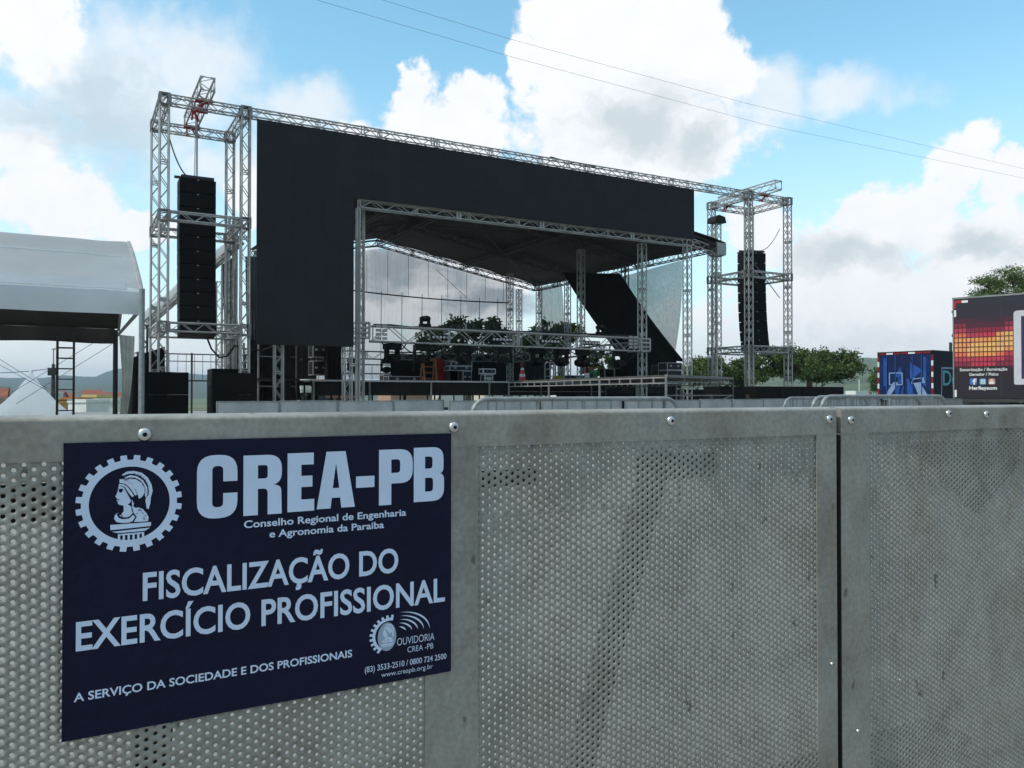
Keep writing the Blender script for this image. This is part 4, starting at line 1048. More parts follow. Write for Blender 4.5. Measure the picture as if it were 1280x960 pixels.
BUST = {   # helmeted head on a pedestal, traced in units of the board
 'face': [(392, 330), (420, 322), (447, 335), (462, 368), (480, 402), (496, 432), (492, 465), (470, 482), (500, 500), (503, 530), (512, 552), (490, 582), (460, 592), (425, 592), (400, 580), (418, 562), (436, 540), (434, 492), (402, 487), (385, 478), (387, 464), (374, 448), (382, 440), (364, 414), (374, 400), (382, 378), (388, 352)],
 'garment': [(392, 553), (376, 566), (392, 596), (420, 608), (455, 606), (492, 592), (514, 570), (534, 586), (512, 624), (480, 637), (420, 640), (375, 632), (355, 605), (362, 575), (380, 558)],
 'hair': [(503, 440), (524, 466), (516, 498), (540, 512), (560, 505), (600, 520), (632, 555), (650, 590), (646, 622), (600, 628), (524, 630), (548, 586), (520, 552), (508, 505)],
 'helmet': [(445, 277), (490, 262), (540, 266), (585, 293), (614, 340), (614, 380), (592, 415), (565, 432), (556, 400), (537, 355), (507, 315), (474, 290)],
 'visor': [(398, 270), (440, 266), (490, 296), (525, 340), (550, 395), (532, 405), (510, 370), (480, 332), (445, 306), (415, 300), (400, 304)],
 'brow': [(395, 310), (430, 308), (467, 332), (502, 375), (522, 410), (505, 418), (478, 384), (452, 350), (425, 330), (392, 328)],
 'crest': [(440, 252), (490, 231), (545, 238), (600, 272), (636, 330), (641, 380), (628, 422), (616, 402), (622, 350), (605, 305), (575, 272), (530, 252), (480, 252), (450, 264)],
 'plume': [(416, 232), (460, 202), (520, 194), (590, 208), (642, 248), (674, 305), (684, 360), (668, 420), (664, 470), (650, 520), (632, 512), (622, 450), (624, 428), (648, 396), (652, 368), (645, 318), (618, 268), (575, 233), (520, 218), (470, 221), (430, 238)],
 'slab': [(323, 658), (672, 630), (670, 664), (326, 702)], 'ledge': [(338, 716), (664, 678), (618, 706), (386, 726)],
 'column': [(388, 736), (612, 716), (612, 728), (388, 748)]}
def bust_to(u, v, s=1.0, cx=gx, cy=gy): return (cx + (u - 490) * .155 * s, cy - (v + .077 * (u - 490) - 471) * .171 * s)
for nm, pts in BUST.items(): flat('emblem_' + nm, [[bust_to(*p) for p in pts]], M_print, sign, onsign())
for k in range(6):
    u = 388 + 41 * k; flat('emblem_flute', [[bust_to(a, b) for a, b in ((u, 738 - 3.5 * k), (u + 19, 736 - 3.5 * k), (u + 19, 792), (u, 792))]], M_print, sign, onsign(1))
dark = [[(392, 352), (424, 348), (430, 362), (414, 382), (396, 380)], [(378, 442), (398, 440), (398, 446), (380, 448)], [(440, 345), (450, 345), (500, 430), (494, 440)], [(404, 560), (412, 556), (432, 598), (478, 590), (508, 560), (512, 566), (482, 600), (430, 606)]]
rr = random.Random(3)
for k in range(16):
    u = 505 + rr.uniform(0, 110) * (k / 16 + .3); v = 420 + 12 * k + rr.uniform(-8, 8)
    if u < 640: dark.append([(u, v), (u + 12, v - 5), (u + 20, v + 6), (u + 9, v + 3)])
for k in range(13):
    a = R(150 - k * 14.5); dark.append([(532 + 108 * math.cos(a) + dx, 330 - 112 * math.sin(a) + dy) for dx, dy in ((-4, -3), (4, -3), (4, 3), (-4, 3))])
for d in dark: flat('emblem_shade', [[bust_to(*p) for p in d]], M_navy, sign, onsign(2))
# small emblem: half gear, grey disc, bust, radiating arcs
M_print2 = mat('pale_print', (.33, .42, .54), .5, 0, .03, 12)
ex, ey = 486, 80
half = [p for p in gear(0, 31, 36, 24, R(75), R(75) + 2 * math.pi)]
half = half[:4 * 11]; inner = [(26 * math.cos(a), 26 * math.sin(a)) for a in np.linspace(R(240), R(78), 24)]
flat('small_gear', [[(ex + x, ey + y * .95) for x, y in half + inner]], M_print, sign, onsign())
flat('small_disc', [[(481 + 16.5 * math.cos(a), 78 + 24 * math.sin(a)) for a in np.linspace(0, 2 * math.pi, 40)[:-1]]], M_print2, sign, onsign())
for nm in ('face', 'garment', 'hair', 'helmet', 'visor', 'crest', 'plume', 'slab', 'ledge'):
    flat('small_' + nm, [[bust_to(u, v + (14 if nm in ('slab', 'ledge') else 0), .42, 481, 80) for u, v in BUST[nm]]], M_print, sign, onsign(1))
for k in range(5):
    r = 12 + 9.5 * k; c0 = (503 + 1.5 * k, 84 - .5 * k)
    o = [(c0[0] + r * math.cos(a), c0[1] + r * .68 * math.sin(a)) for a in np.linspace(R(95), R(-2), 18)]
    i = [(c0[0] + (r - 3.6 * math.sin((a - R(-2)) / R(97) * math.pi)) * math.cos(a), c0[1] + (r - 3.6 * math.sin((a - R(-2)) / R(97) * math.pi)) * .68 * math.sin(a)) for a in np.linspace(R(-2), R(95), 18)]
    flat('sound_arc', [o + i[1:-1]], M_print, sign, onsign())

# ------------------------------------------------------------------ barricades and crowd fences further back
def far_panel():
    t = thing('barricade_panel', 'barricade panel', 'barricade', (0, 0, 0), group='barricade panels in front of the stage')
    MB().bx(-.51, .51, 0, .008, .05, 1.085).build('panel_sheet', M_far, t)
    g = MB(); g.bx(-.53, .53, -.012, .03, 1.086, 1.11)
    for s in (-1, 1): g.bx(s * .52 - .012, s * .52 + .012, -.008, .03, 0, 1.085)
    g.build('panel_frame', M_steel, t)
    MB().bx(-.45, .45, .1, .75, 0, .02).tube((0, .03, 1.0), (0, .7, .02), .02, 5).build('back_brace', M_steel, t)
    return t
M_far = mat('pale_galvanised', (.46, .475, .47), .55, .3, .25, 1.6)
FP = far_panel(); rnd = random.Random(5)
near = ['left of the lattice column under the screen leg', 'right after the lattice column under the screen leg', 'before the brownish drape', 'before the equipment racks', 'before the inner screen leg column', 'before the deck start', 'before the long dark trunk', 'before the orange ladder', 'before the stacked cases', 'where the first looped fence begins', 'seen under the first looped fence rail', 'seen behind the looped fence below the traffic cone', 'seen behind the looped fence at mid rail', 'seen below the catwalk corner', 'under the catwalk front', 'under the right end of the catwalk', 'before the far tower', 'before the last subwoofers', 'between the looped fences', 'beside the second looped fence']
for i in range(20):
    x = 2.72 + 1.075 * i + (.0 if i else .0); y = 14.4 + rnd.uniform(-.12, .12)
    if i > 15: x += .2
    if 16 <= i: y -= .3
    c = (x, y, 0); lab = 'grey metal barricade panel %s' % near[i]; rz = rnd.uniform(-.05, .05)
    if i == 0: FP.location = c; FP['label'] = lab; FP.rotation_euler = (0, 0, rz)
    else: dup(FP, c, rz, lab, (1, 1, 1 + rnd.uniform(-.008, .012)))
def loop_fence(label, x, y, L, rz, h, n=14, r=.021):
    t = thing('crowd_fence', label, 'fence', (x, y, 0), rz, group='looped tube crowd fences'); W = t.matrix_basis
    cr = .16; P = []
    for cx_, s in ((0, 1), (L, -1)):
        arc = [(cx_ + s * (cr - cr * math.cos(a)), 0, h - cr + cr * math.sin(a)) for a in np.linspace(0, math.pi / 2, 7)]
        P += ([(cx_, 0, .12)] + arc) if s == 1 else (arc[::-1] + [(cx_, 0, .12)])
    def put(mb): mb.v = [tuple(W @ Vector(p)) for p in mb.v]; return mb
    put(MB().path(P, r, 8)).build('tube_frame', M_steel, t, smooth=True)
    put(MB().tube((0, 0, .16), (L, 0, .16), .017, 6).tube((0, 0, h - .12), (L, 0, h - .12), .010, 6)).build('cross_rail', M_steel, t)
    g = MB()
    for k in range(1, n): g.tube((L * k / n, 0, .16), (L * k / n, 0, h - .02), .0085, 6)
    put(g).build('upright_bars', M_steel, t)
    for xx in (.25, L - .25): put(MB().bx(xx - .03, xx + .03, -.3, .3, 0, .03).bx(xx - .02, xx + .02, -.02, .02, .03, .15)).build('foot', M_steel, t)
    return t
loop_fence('looped galvanised crowd fence in front of the catwalk', 3.02, 6.2, 2.30, 0, 1.186)
loop_fence('looped galvanised crowd fence in front of the painted trucks', 7.15, 6.0, 2.35, R(2), 1.205)
loop_fence('shorter looped fence end tucked just behind the truck side fence', 7.42, 6.35, 2.2, R(4), 1.196)
loop_fence('thin looped fence standing before the dark subwoofer row', 8.45, 7.7, 2.0, R(6), 1.18, r=.016)

# ------------------------------------------------------------------ tents on the left
def big_tent():
    X1, X0, YN, YR, YB = 1.22, -16.0, 17.2, 21.5, 25.9
    t = thing('event_tent', 'large white event tent with a brown lined back slope', 'tent', (X1, YN, 0))
    def slope(v):       # near side: ridge to eave, steepening at the eave
        k = [(YR, 4.92), (20.2, 4.48), (18.9, 3.95), (17.9, 3.52), (17.36, 3.24)]
        i = min(int(v * 4), 3); f = v * 4 - i
        return k[i][0] + (k[i + 1][0] - k[i][0]) * f, k[i][1] + (k[i + 1][1] - k[i][1]) * f
    def near(u, v):
        y, z = slope(v); x = X0 + (X1 - X0) * u
        w = max(0, 1 - (X1 - x) / 1.6)                        # pulled wrinkles at the gable end
        z += .03 * math.sin(u * 9) * math.sin(v * 3) + w * .016 * math.sin(v * 16 + u * 90)
        return (x, y, z)
    MB().sheet(near, 120, 24).build('roof_sheet', M_tent, t, smooth=True)
    MB().sheet(lambda u, v: (X0 + (X1 - X0) * u, YN + .1 + .03 * math.sin(u * 50) * v, 3.24 - .45 * v), 90, 5).build('valance', M_tent, t, smooth=True)
    M_band = mat('tent_band', (.56, .62, .65), .5, 0, .05, .7, transl=.5)
    for v in (.34, .86):  # thin seam strip, and a wide darker band near the eave
        MB().sheet(lambda u, w, v=v: (lambda p: (p[0], p[1] - .004, p[2] + .006))(near(u * .985, v + (w - .5) * (.03 if v < .5 else .20))), 120, 2).build('seam_and_band', M_band, t, smooth=True)
    for x in np.arange(X1 - 2.7, X0, -2.7):
        mb = MB(); mb.path([(x, slope(k / 8)[0], slope(k / 8)[1] - .05) for k in range(9)], .04, 5); mb.build('roof_rib', M_alu, t)
    MB().sheet(lambda u, v: (X0 + (X1 - X0) * u, YR + (YB - YR) * v, 4.90 + (3.15 - 4.90) * v - .02), 60, 10).build('back_slope', M_tentbrown, t, smooth=True)
    MB().sheet(lambda u, v: (X0 + (X1 - X0 - .1) * u, YB + .02 * math.sin(u * 60), 3.13 - .42 * v + .02 * math.sin(u * 37) * v), 90, 3).build('back_valance', M_tentbrown, t, smooth=True)
    e = MB()
    pts = [(X1, *slope(k / 8)) for k in range(9)] + [(X1, YN + .1, 2.8)]
    e.path(pts, .045, 6); e.tube((X1, YR, 4.88), (X1, YB, 3.1), .04, 6); e.build('gable_tube', M_alu, t)
    MB().sheet(lambda u, v: (X1 + .01, *[a + (b - a) * v for a, b in zip(slope(.35 + .65 * u), (YN + .15 + (1 - u) * 2.6, 2.85 + (1 - u) * .35))]), 12, 6).build('gable_flap', M_tent, t, smooth=True)
    MB().tube((X1, YN + .05, 0), (X1, YN + .05, 3.3), .055, 10).build('pole', M_steel, t)
    MB().tube((X1 - .08, YB, 0), (X1 - .08, YB, 3.1), .07, 8).build('pole', M_darksteel, t)
    MB().tube((X0, YN + .05, 0), (X0, YN + .05, 3.3), .055, 10).build('pole', M_steel, t)
    MB().tube((X0, YB, 0), (X0, YB, 3.1), .07, 8).build('pole', M_darksteel, t)
    f = MB()
    for x in np.arange(X1 - .02, X0, -5.4):
        f.tube((x, YN + .1, 2.9), (x, YB, 2.95), .04, 6)
    f.build('tie_bar', M_alu_dk, t)
    cl = MB()
    for sx in (-1, 1):
        for sy in (-1, 1): cl.tube((-.12 + sx * .20, 25.45 + sy * .20, 0), (-.12 + sx * .20, 25.45 + sy * .20, 2.95), .034, 6)
    for k in range(10):
        z = .2 + .29 * k; q = [(-.32, 25.25, z), (.08, 25.25, z), (.08, 25.65, z), (-.32, 25.65, z)]
        for i in range(4): cl.tube(q[i], q[(i + 1) % 4], .018, 4, caps=False)
    cl.build('lattice_post', mat('brown_steel', (.05, .04, .035), .6, .2, .3, 6), t)
    wn = MB().bx(X1 - .28, X1 + .05, YN + .3, YN + .34, 3.0, 3.32); wn.build('end_plate', M_white, t)
    return t
big_tent()
side_cloth('tent_curtain', [Vector((1.22, 25.7, 2.95)), Vector((1.62, 25.4, 2.9)), Vector((1.36, 25.5, .1)), Vector((1.22, 25.7, .1))], M_cream, 'cream curtain gathered at the back pole of the event tent', 'curtain', .12, 26, 18)
tag(MB().truss((2.2, 30.2, 0), (2.2, 30.2, 3.6), cr=.035, lr=.02).build('truss_column', M_darksteel), 'dark truss column just behind the cream tent curtain', 'truss column')
side_cloth('wing_drape', [Vector((1.62, 27.5, 2.35)), Vector((2.62, 27.6, 2.75)), Vector((2.7, 27.6, .05)), Vector((1.5, 27.5, .05))], M_cloth_bk, 'black drape beside the cream tent curtain', 'drape', .1)
def pagoda():
    c = at(39, 465, 41); x, y = c.x, c.y; zt = c.z
    t = thing('pagoda_tent', 'small white peaked tent seen under the large tent', 'tent', (x, y, terrain_z(x, y)))
    mb = MB(); n = 4; prof = [(2.75, -2.4), (1.95, -1.85), (1.25, -1.32), (.68, -.80), (.27, -.33), (.06, 0)]
    # concave square pyramid with crisp hips
    q = []
    for r, h in prof:
        ring_ = []
        for k in range(4):
            for s in np.linspace(-1, 1, 7)[:-1]:
                a = [(s, -1), (1, s), (-s, 1), (-1, -s)][k]; ring_.append((x + r * a[0] * .78, y + r * a[1] * .78, zt + h - .05 * r * (1 - abs(s)) ))
        q.append(ring_)
    m_ = len(q[0]); mb.add([p for g in q for p in g], [(i * m_ + k, i * m_ + (k + 1) % m_, (i + 1) * m_ + (k + 1) % m_, (i + 1) * m_ + k) for i in range(len(q) - 1) for k in range(m_)])
    mb.build('canopy', M_tent, t)
    MB().lathe([(.075, -.02), (.05, .08), (.0, .12)], (x, y, zt), 10).build('finial', M_white, t)
    zb = zt - 2.6
    for sx in (-1, 1):
        for sy in (-1, 1): MB().tube((x + sx * 2.0, y + sy * 2.0, terrain_z(x, y)), (x + sx * 2.0, y + sy * 2.0, zb + .1), .05, 6).build('pole', M_steel, t)
pagoda()
for p, q, l in (((-40, 425), (76, 496), 'thin guy wire sloping down to the right behind the peaked tent'), ((-30, 440), (62, 490), 'second thin guy wire beside the one over the peaked tent'),
                ((-20, 512), (124, 424), 'thin guy wire rising to the right across the lattice post'), ((20, 505), (140, 430), 'thin guy wire rising to the back tent pole')):
    tag(MB().tube(at(*p, 30), at(*q, 30), .011, 4).build('guy_wire', M_rope), l, 'wire', 'guy wires behind the event tent')
tag(MB().path(sag(at(-60, 464, 60), at(67, 460, 60), .2), .02, 4).build('power_line', M_cable), 'nearly level wire reaching the dark utility pole', 'wire')
def utility_pole():
    y = 60.0; x = at(66.5, 480, y).x; zt = at(66, 455, y).z; zl = at(66, 438, y).z; g = terrain_z(x, y)
    t = thing('utility_pole', 'dark utility pole with a thin lamp rod beyond the tent', 'pole', (x, y, g))
    MB().tube((x, y, g), (x, y, zt), .17, 8, .10).build('pole', M_darksteel, t)
    MB().tube((x, y, zt), (x, y, zl), .035, 5).build('rod', M_rope, t)
    MB().lathe([(.02, -.12), (.13, -.05), (.14, .05), (.03, .12)], (x, y, zl + .1), 10).build('lamp', M_white, t)
    MB().bx(x - .32, x + .28, y - .28, y + .18, zt - .75, zt - .25).build('transformer', M_darksteel, t)
utility_pole()

# ------------------------------------------------------------------ painted trucks
def trailer():
    # side wall: far edge at E, running toward the camera's right
    E = Vector((22.72, 14.30, 0)); dirx = Vector((math.sin(R(160.4)), math.cos(R(160.4)), 0)); nrm = Vector((-.942, -.335, 0)).normalized()
    L, Wd, z0, z1 = 13.0, 2.55, 1.12, 4.02
    t = thing('truck_trailer', 'dark box trailer painted with a red and yellow equaliser', 'truck', E, R(0))
    P = lambda u, v, o=0.0: E + dirx * u + nrm * o + Vector((0, 0, v))
    def slab(mb, u0, u1, v0, v1, o0, o1):
        mb.add([P(u, v, o) for u in (u0, u1) for v in (v0, v1) for o in (o0, o1)], [(0, 1, 3, 2), (4, 6, 7, 5), (0, 4, 5, 1), (2, 3, 7, 6), (0, 2, 6, 4), (1, 5, 7, 3)]); return mb
    m = bpy.data.materials.new('trailer_print'); m.use_nodes = True; nt = m.node_tree; b = nt.nodes['Principled BSDF']
    tc = nt.nodes.new('ShaderNodeTexCoord'); sp = nt.nodes.new('ShaderNodeSeparateXYZ'); nt.links.new(tc.outputs['Object'], sp.inputs[0])
    n = nt.nodes.new('ShaderNodeTexNoise'); n.inputs['Scale'].default_value = .9; n.inputs['Detail'].default_value = 3; nt.links.new(tc.outputs['Object'], n.inputs[0])
    ad = nt.nodes.new('ShaderNodeMath'); ad.operation = 'MULTIPLY_ADD'; nt.links.new(n.outputs['Fac'], ad.inputs[0]); ad.inputs[1].default_value = .5; nt.links.new(sp.outputs[2], ad.inputs[2])
    mr = nt.nodes.new('ShaderNodeMapRange'); mr.inputs[1].default_value = 1.25; mr.inputs[2].default_value = 4.4; nt.links.new(ad.outputs[0], mr.inputs[0])
    rp = nt.nodes.new('ShaderNodeValToRGB'); e = rp.color_ramp.elements
    for pos, c in ((.30, (.022, .012, .018, 1)), (.42, (.13, .012, .025, 1)), (.60, (.11, .012, .026, 1)), (.78, (.030, .018, .03, 1))): e.new(pos).color = c
    e[0].color = (.016, .014, .02, 1); e[-1].color = (.022, .022, .032, 1)
    nt.links.new(mr.outputs[0], rp.inputs[0]); nt.links.new(rp.outputs[0], b.inputs['Base Color']); b.inputs['Roughness'].default_value = .33
    slab(MB(), 0, L, z0, z1, -Wd, 0).build('box_body', m, t)
    # equaliser squares: printed film on the side
    cols = [(.80, .44, .14), (.80, .32, .09), (.74, .15, .06), (.52, .04, .075), (.26, .016, .045), (.085, .012, .028)]
    ms = [mat('equaliser_print', c, .4, 0, .12, 6) for i, c in enumerate(cols)]
    groups = [MB() for _ in cols]; pw, ph = .1065, .142
    for i in range(14):
        for j in range(10):
            base = [3, 3, 1, 0, 0, 1, 3, 4, 5, 5][j]
            if i < 3: base = [4, 3, 2, 1, 1, 1, 2, 3, 4, 5][j]
            if i == 3: base = [4, 3, 1, 0, 1, 1, 3, 4, 5, 5][j]
            if i >= 10: base = [4, 3, 2, 0, 0, 0, 1, 4, 5, 5][j]
            if i >= 12: base = [4, 4, 3, 1, 0, 0, 0, 3, 4, 5][j]
            if j == 9 and 4 < i < 11: continue
            u = .02 + i * pw; v = 2.03 + j * ph
            slab(groups[base], u + .013, u + pw - .012, v + .013, v + ph - .018, .0035, .0055)
    for g, mm in zip(groups, ms):
        if g.v: g.build('equaliser_squares', mm, t)
    pl = lambda u, v: P(u, v, .006)
    text('lettering', 'Sonorização / Iluminação', .16, 1.36, 1.905, .085, M_white, t, pl, .016)
    text('lettering', 'Gerador / Palco', .40, 1.14, 1.765, .085, M_white, t, pl, .016)
    text('lettering', 'Herlleysom', .40, 1.10, 1.36, .105, M_white, t, pl, .026)
    M_fb = mat('blue_icon', (.06, .15, .42), .4, 0, .05, 9); M_ig = mat('teal_icon', (.12, .33, .50), .4, 0, .05, 9); M_yt = mat('red_icon', (.50, .20, .18), .4, 0, .1, 9)
    flat('social_icon', [roundpoly([(.42, 1.51, .02), (.60, 1.51, .02), (.60, 1.69, .02), (.42, 1.69, .02)])], M_fb, t, pl)
    flat('social_icon', [roundpoly([(.67, 1.51, .03), (.83, 1.51, .03), (.83, 1.68, .03), (.67, 1.68, .03)])], M_ig, t, pl)
    flat('social_icon', [roundpoly([(.89, 1.51, .04), (1.06, 1.51, .04), (1.06, 1.68, .04), (.89, 1.68, .04)])], M_yt, t, pl)
    pl2 = lambda u, v: P(u, v, .009)
    flat('icon_mark', [[(a - .15, b_ + .075) for a, b_ in ((.66, 1.435), (.70, 1.435), (.70, 1.52), (.735, 1.52), (.74, 1.55), (.70, 1.55), (.70, 1.575), (.74, 1.58), (.74, 1.61), (.68, 1.605), (.66, 1.58), (.66, 1.55), (.63, 1.55), (.63, 1.52), (.66, 1.52))]], M_white, t, pl2)
    circ = lambda cu, cv, r: [(cu + r * math.cos(k * math.pi / 10), cv + r * math.sin(k * math.pi / 10)) for k in range(20)]
    flat('icon_mark', [[(.70, 1.54), (.80, 1.54), (.80, 1.65), (.70, 1.65)], circ(.75, 1.595, .04)], M_white, t, pl2)
    flat('icon_mark', [circ(.75, 1.595, .02)], M_white, t, pl2)
    flat('icon_mark', [roundpoly([(.91, 1.53, .02), (1.04, 1.53, .02), (1.04, 1.595, .02), (.91, 1.595, .02)])], M_white, t, pl2)
    flat('icon_mark', [[(.94, 1.615), (1.01, 1.615), (1.01, 1.65), (.94, 1.65)]], M_white, t, pl2)
    # pale bordered dark panel further along
    M_lil = mat('pale_lilac', (.56, .54, .58), .4, 0, .06, 5); M_pur = mat('dark_purple', (.035, .022, .07), .4, 0, .3, 2)
    fo = roundpoly([(1.52, 1.50, .06), (5.4, 1.50, .06), (5.4, 3.58, .1), (1.52, 3.58, .1)]); fi = [(1.70, 1.66), (5.2, 1.66), (5.2, 3.42), (1.70, 3.42)]
    flat('painted_screen', [fo, fi], M_lil, t, pl); flat('painted_screen', [fi], M_pur, t, pl)
    # reflective strips, hinges, edge trim, chassis
    M_rs = mat('red_reflector', (.40, .02, .03), .3); 
    for u0, u1, v0, v1, mm in ((.02, .07, 3.75, 3.96, M_rs), (.07, .22, 3.90, 3.975, M_rs), (.222, .38, 3.90, 3.97, M_white), (.02, .075, 3.50, 3.70, M_white), (.02, .075, 1.15, 1.36, M_white)):
        slab(MB(), u0, u1, v0, v1, .0058, .0075).build('reflector', mm, t)
    for v in (3.66, 2.96, 1.5): slab(MB(), -.05, -.002, v - .04, v + .04, -.1, -.02).build('hinge', M_darksteel, t)
    for u in np.arange(1.2, L, 1.2): slab(MB(), u, u + .012, z0 + .01, z1 - .01, .0002, .0032).build('panel_seam', M_darksteel, t)
    slab(MB(), -.03, L + .01, z1 + .001, z1 + .05, -Wd - .01, .012).build('roof_edge', M_alu_dk, t)
    slab(MB(), -.02, .012, z0, z1, .0002, .014).build('corner_post', M_alu_dk, t)
    slab(MB(), .02, L, z0 - .12, z0 - .002, -Wd + .05, -.02).build('chassis_rail', M_darksteel, t)
    slab(MB(), -.55, .015, z0 - .16, z0 - .03, -Wd + .2, -.25).build('rear_bumper', M_darksteel, t)
    for u in (1.5, 2.8, 4.1):
        for o in (-.25, -Wd + .25):
            c = P(u, .5, o); mb = MB(); q = nrm
            a, bb = c - q * .14, c + q * .14; mb.tube(a, bb, .5, 20); w = mb.build('wheel', M_black, t)
            MB().tube(c - q * .145, c + q * .145, .27, 16).build('rim', M_alu_dk, w)
    for u in (9.2, 9.5): MB().tube(P(u, 0, -.5), P(u, 1.0, -.5), .07, 6).build('landing_leg', M_darksteel, t)
    return t
trailer()
def blue_truck():
    # rear doors face the camera; depth about 36 m
    a = at(1097, 480, 27.0)
    f = Vector((math.sin(R(YAW)), math.cos(R(YAW)), 0)); r = Vector((f.y, -f.x, 0))
    A = 36.6 * f + 36.6 * .457 * r; B = 34.6 * f + 34.6 * .527 * r
    A.z = B.z = 0; wd = (B - A).length; du = (B - A).normalized(); dn = Vector((-du.y, du.x, 0)) ; 
    if dn.dot(f) < 0: dn = -dn
    z0, z1, L = .95, 3.12, 7.0
    t = thing('box_truck', 'blue painted box truck with closed back doors behind the trailer', 'truck', A)
    P = lambda u, v, o=0.0: A + du * u - dn * o + Vector((0, 0, v))       # o>0 toward camera
    def slab(mb, u0, u1, v0, v1, o0, o1):
        mb.add([P(u, v, o) for u in (u0, u1) for v in (v0, v1) for o in (o0, o1)], [(0, 1, 3, 2), (4, 6, 7, 5), (0, 4, 5, 1), (2, 3, 7, 6), (0, 2, 6, 4), (1, 5, 7, 3)]); return mb
    M_dk = mat('dark_blue_paint', (.007, .011, .022), .6, 0, .3, 1.2, spec=.2)
    slab(MB(), 0, wd, z0, z1, -L, 0).build('box_body', M_dk, t)
    M_b1 = mat('blue_print', (.008, .022, .085), .45, 0, .5, 2.2, spec=.3); M_b2 = mat('mid_blue_print', (.022, .085, .32), .4, 0, .2, 3); M_b3 = mat('pale_blue_print', (.24, .34, .54), .4, 0, .1, 3); M_b0 = mat('navy_door_print', (.008, .016, .07), .4, 0, .2, 3)
    h = z1 - z0
    for k, (u0, u1) in enumerate(((.10, wd / 2 - .008), (wd / 2 + .008, wd - .10))):
        d = slab(MB(), u0, u1, z0 + .03, z1 - .12, .002, .03).build('door', M_b1, t)
        for uu in (.25, .6): slab(MB(), u0 + (u1 - u0) * (uu + .05), u0 + (u1 - u0) * (uu + .05) + .03, z0 + .05, z1 - .16, .05, .07).build('locking_bar', M_b2, d)
    pl = lambda k: (lambda u, v: P(u * wd, z0 + v * h, .032 + .003 * k))
    flat('door_print', [[(.12, .62), (.88, .62), (.88, .93), (.12, .93)]], M_b0, t, pl(0))
    for pts, m in (([(.10, .02), (.20, .02), (.40, .38), (.30, .38)], M_b3), ([(.30, .02), (.38, .02), (.45, .50), (.41, .50)], M_b2), ([(.42, .02), (.46, .02), (.49, .3), (.47, .3)], M_b2),
                   ([(.56, .02), (.70, .02), (.58, .45), (.54, .45)], M_b2), ([(.78, .02), (.95, .02), (.78, .36), (.66, .36)], M_b3), ([(.60, .45), (.66, .45), (.82, .62), (.60, .78)], M_b2), ([(.40, .45), (.46, .45), (.44, .70), (.32, .52)], M_b2),
                   ([(.12, .3), (.17, .3), (.17, .88), (.12, .88)], M_b2), ([(.83, .3), (.88, .3), (.88, .88), (.83, .88)], M_b2)):
        flat('door_print', [pts], m, t, pl(1))
    flat('door_print', [roundpoly([(.22, .32, .02), (.47, .32, .02), (.47, .58, .02), (.22, .58, .02)]), [(.24, .34), (.45, .34), (.45, .56), (.24, .56)]], M_b3, t, pl(2))
    flat('door_print', [[(.62, .34), (.86, .36), (.84, .47), (.64, .45)], [(.65, .36), (.82, .375), (.81, .45), (.66, .435)]], M_b3, t, pl(2))
    M_rs = mat('red_strip', (.22, .015, .02), .4)
    for k in range(8):
        for u0 in (.0, wd - .095): slab(MB(), u0 + .005, u0 + .09, z0 + .05 + k * (h - .2) / 8, z0 + .05 + (k + .92) * (h - .2) / 8, .002, .012).build('reflector', M_rs if k % 2 else M_white, t)
    for k in range(7): slab(MB(), .1 + k * (wd - .2) / 7, .1 + (k + .9) * (wd - .2) / 7, z1 - .10, z1 - .02, .002, .012).build('reflector', M_white if k % 3 == 1 else M_rs, t)
    # right flank
    sd_ = lambda u, v: A + du * (wd + .006) + dn * u + Vector((0, 0, v))
    M_teal = mat('turquoise_print', (.05, .38, .45), .4, 0, .08, 4)
    text('lettering', 'Do', .85, 2.3, 1.62, .66, M_teal, t, sd_, .012)
    flat('flank_print', [[(.66, z0), (.74, z0), (.80, 2.35), (4.2, 2.4), (4.2, 2.46), (.72, 2.42)]], M_b3, t, sd_)
    slab(MB(), -.01, wd + .01, z1 + .001, z1 + .03, -L, .02).build('roof_edge', M_darksteel, t)
    slab(MB(), .1, wd - .1, z0 - .25, z0 - .003, -L + .1, -.05).build('chassis', M_darksteel, t)
    for u in (.25, wd - .25):
        for o in (-1.6, -6.0):
            c = P(u, .45, o); w = MB().tube(c - du * .13, c + du * .13, .45, 18).build('wheel', M_black, t); MB().tube(c - du * .135, c + du * .135, .22, 12).build('rim', M_alu_dk, w)
    # cab beyond the box
    cb = MB(); cb.prism([(0, .5), (1.9, .5), (1.9, 1.6), (1.5, 2.5), (0, 2.6)], 'x', -1.1, 1.1); cb.v = [tuple(A + du * (wd / 2 + p[0] * .95) + dn * (L + .15 + p[1]) + Vector((0, 0, p[2]))) for p in cb.v]
    cb.build('cab', M_dk, t)
    for uu in (.9,):
        q = A + du * wd + dn * 1.6; mb = MB().tube(q + Vector((0, 0, z1)), q + Vector((0, 0, z1 + .42)), .07, 6).tube(q + Vector((0, 0, z1 + .35)), q + dn * .9 + Vector((0, 0, z1 + .35)), .02, 4)
        mb.build('exhaust_stack', M_darksteel, t)
blue_truck()

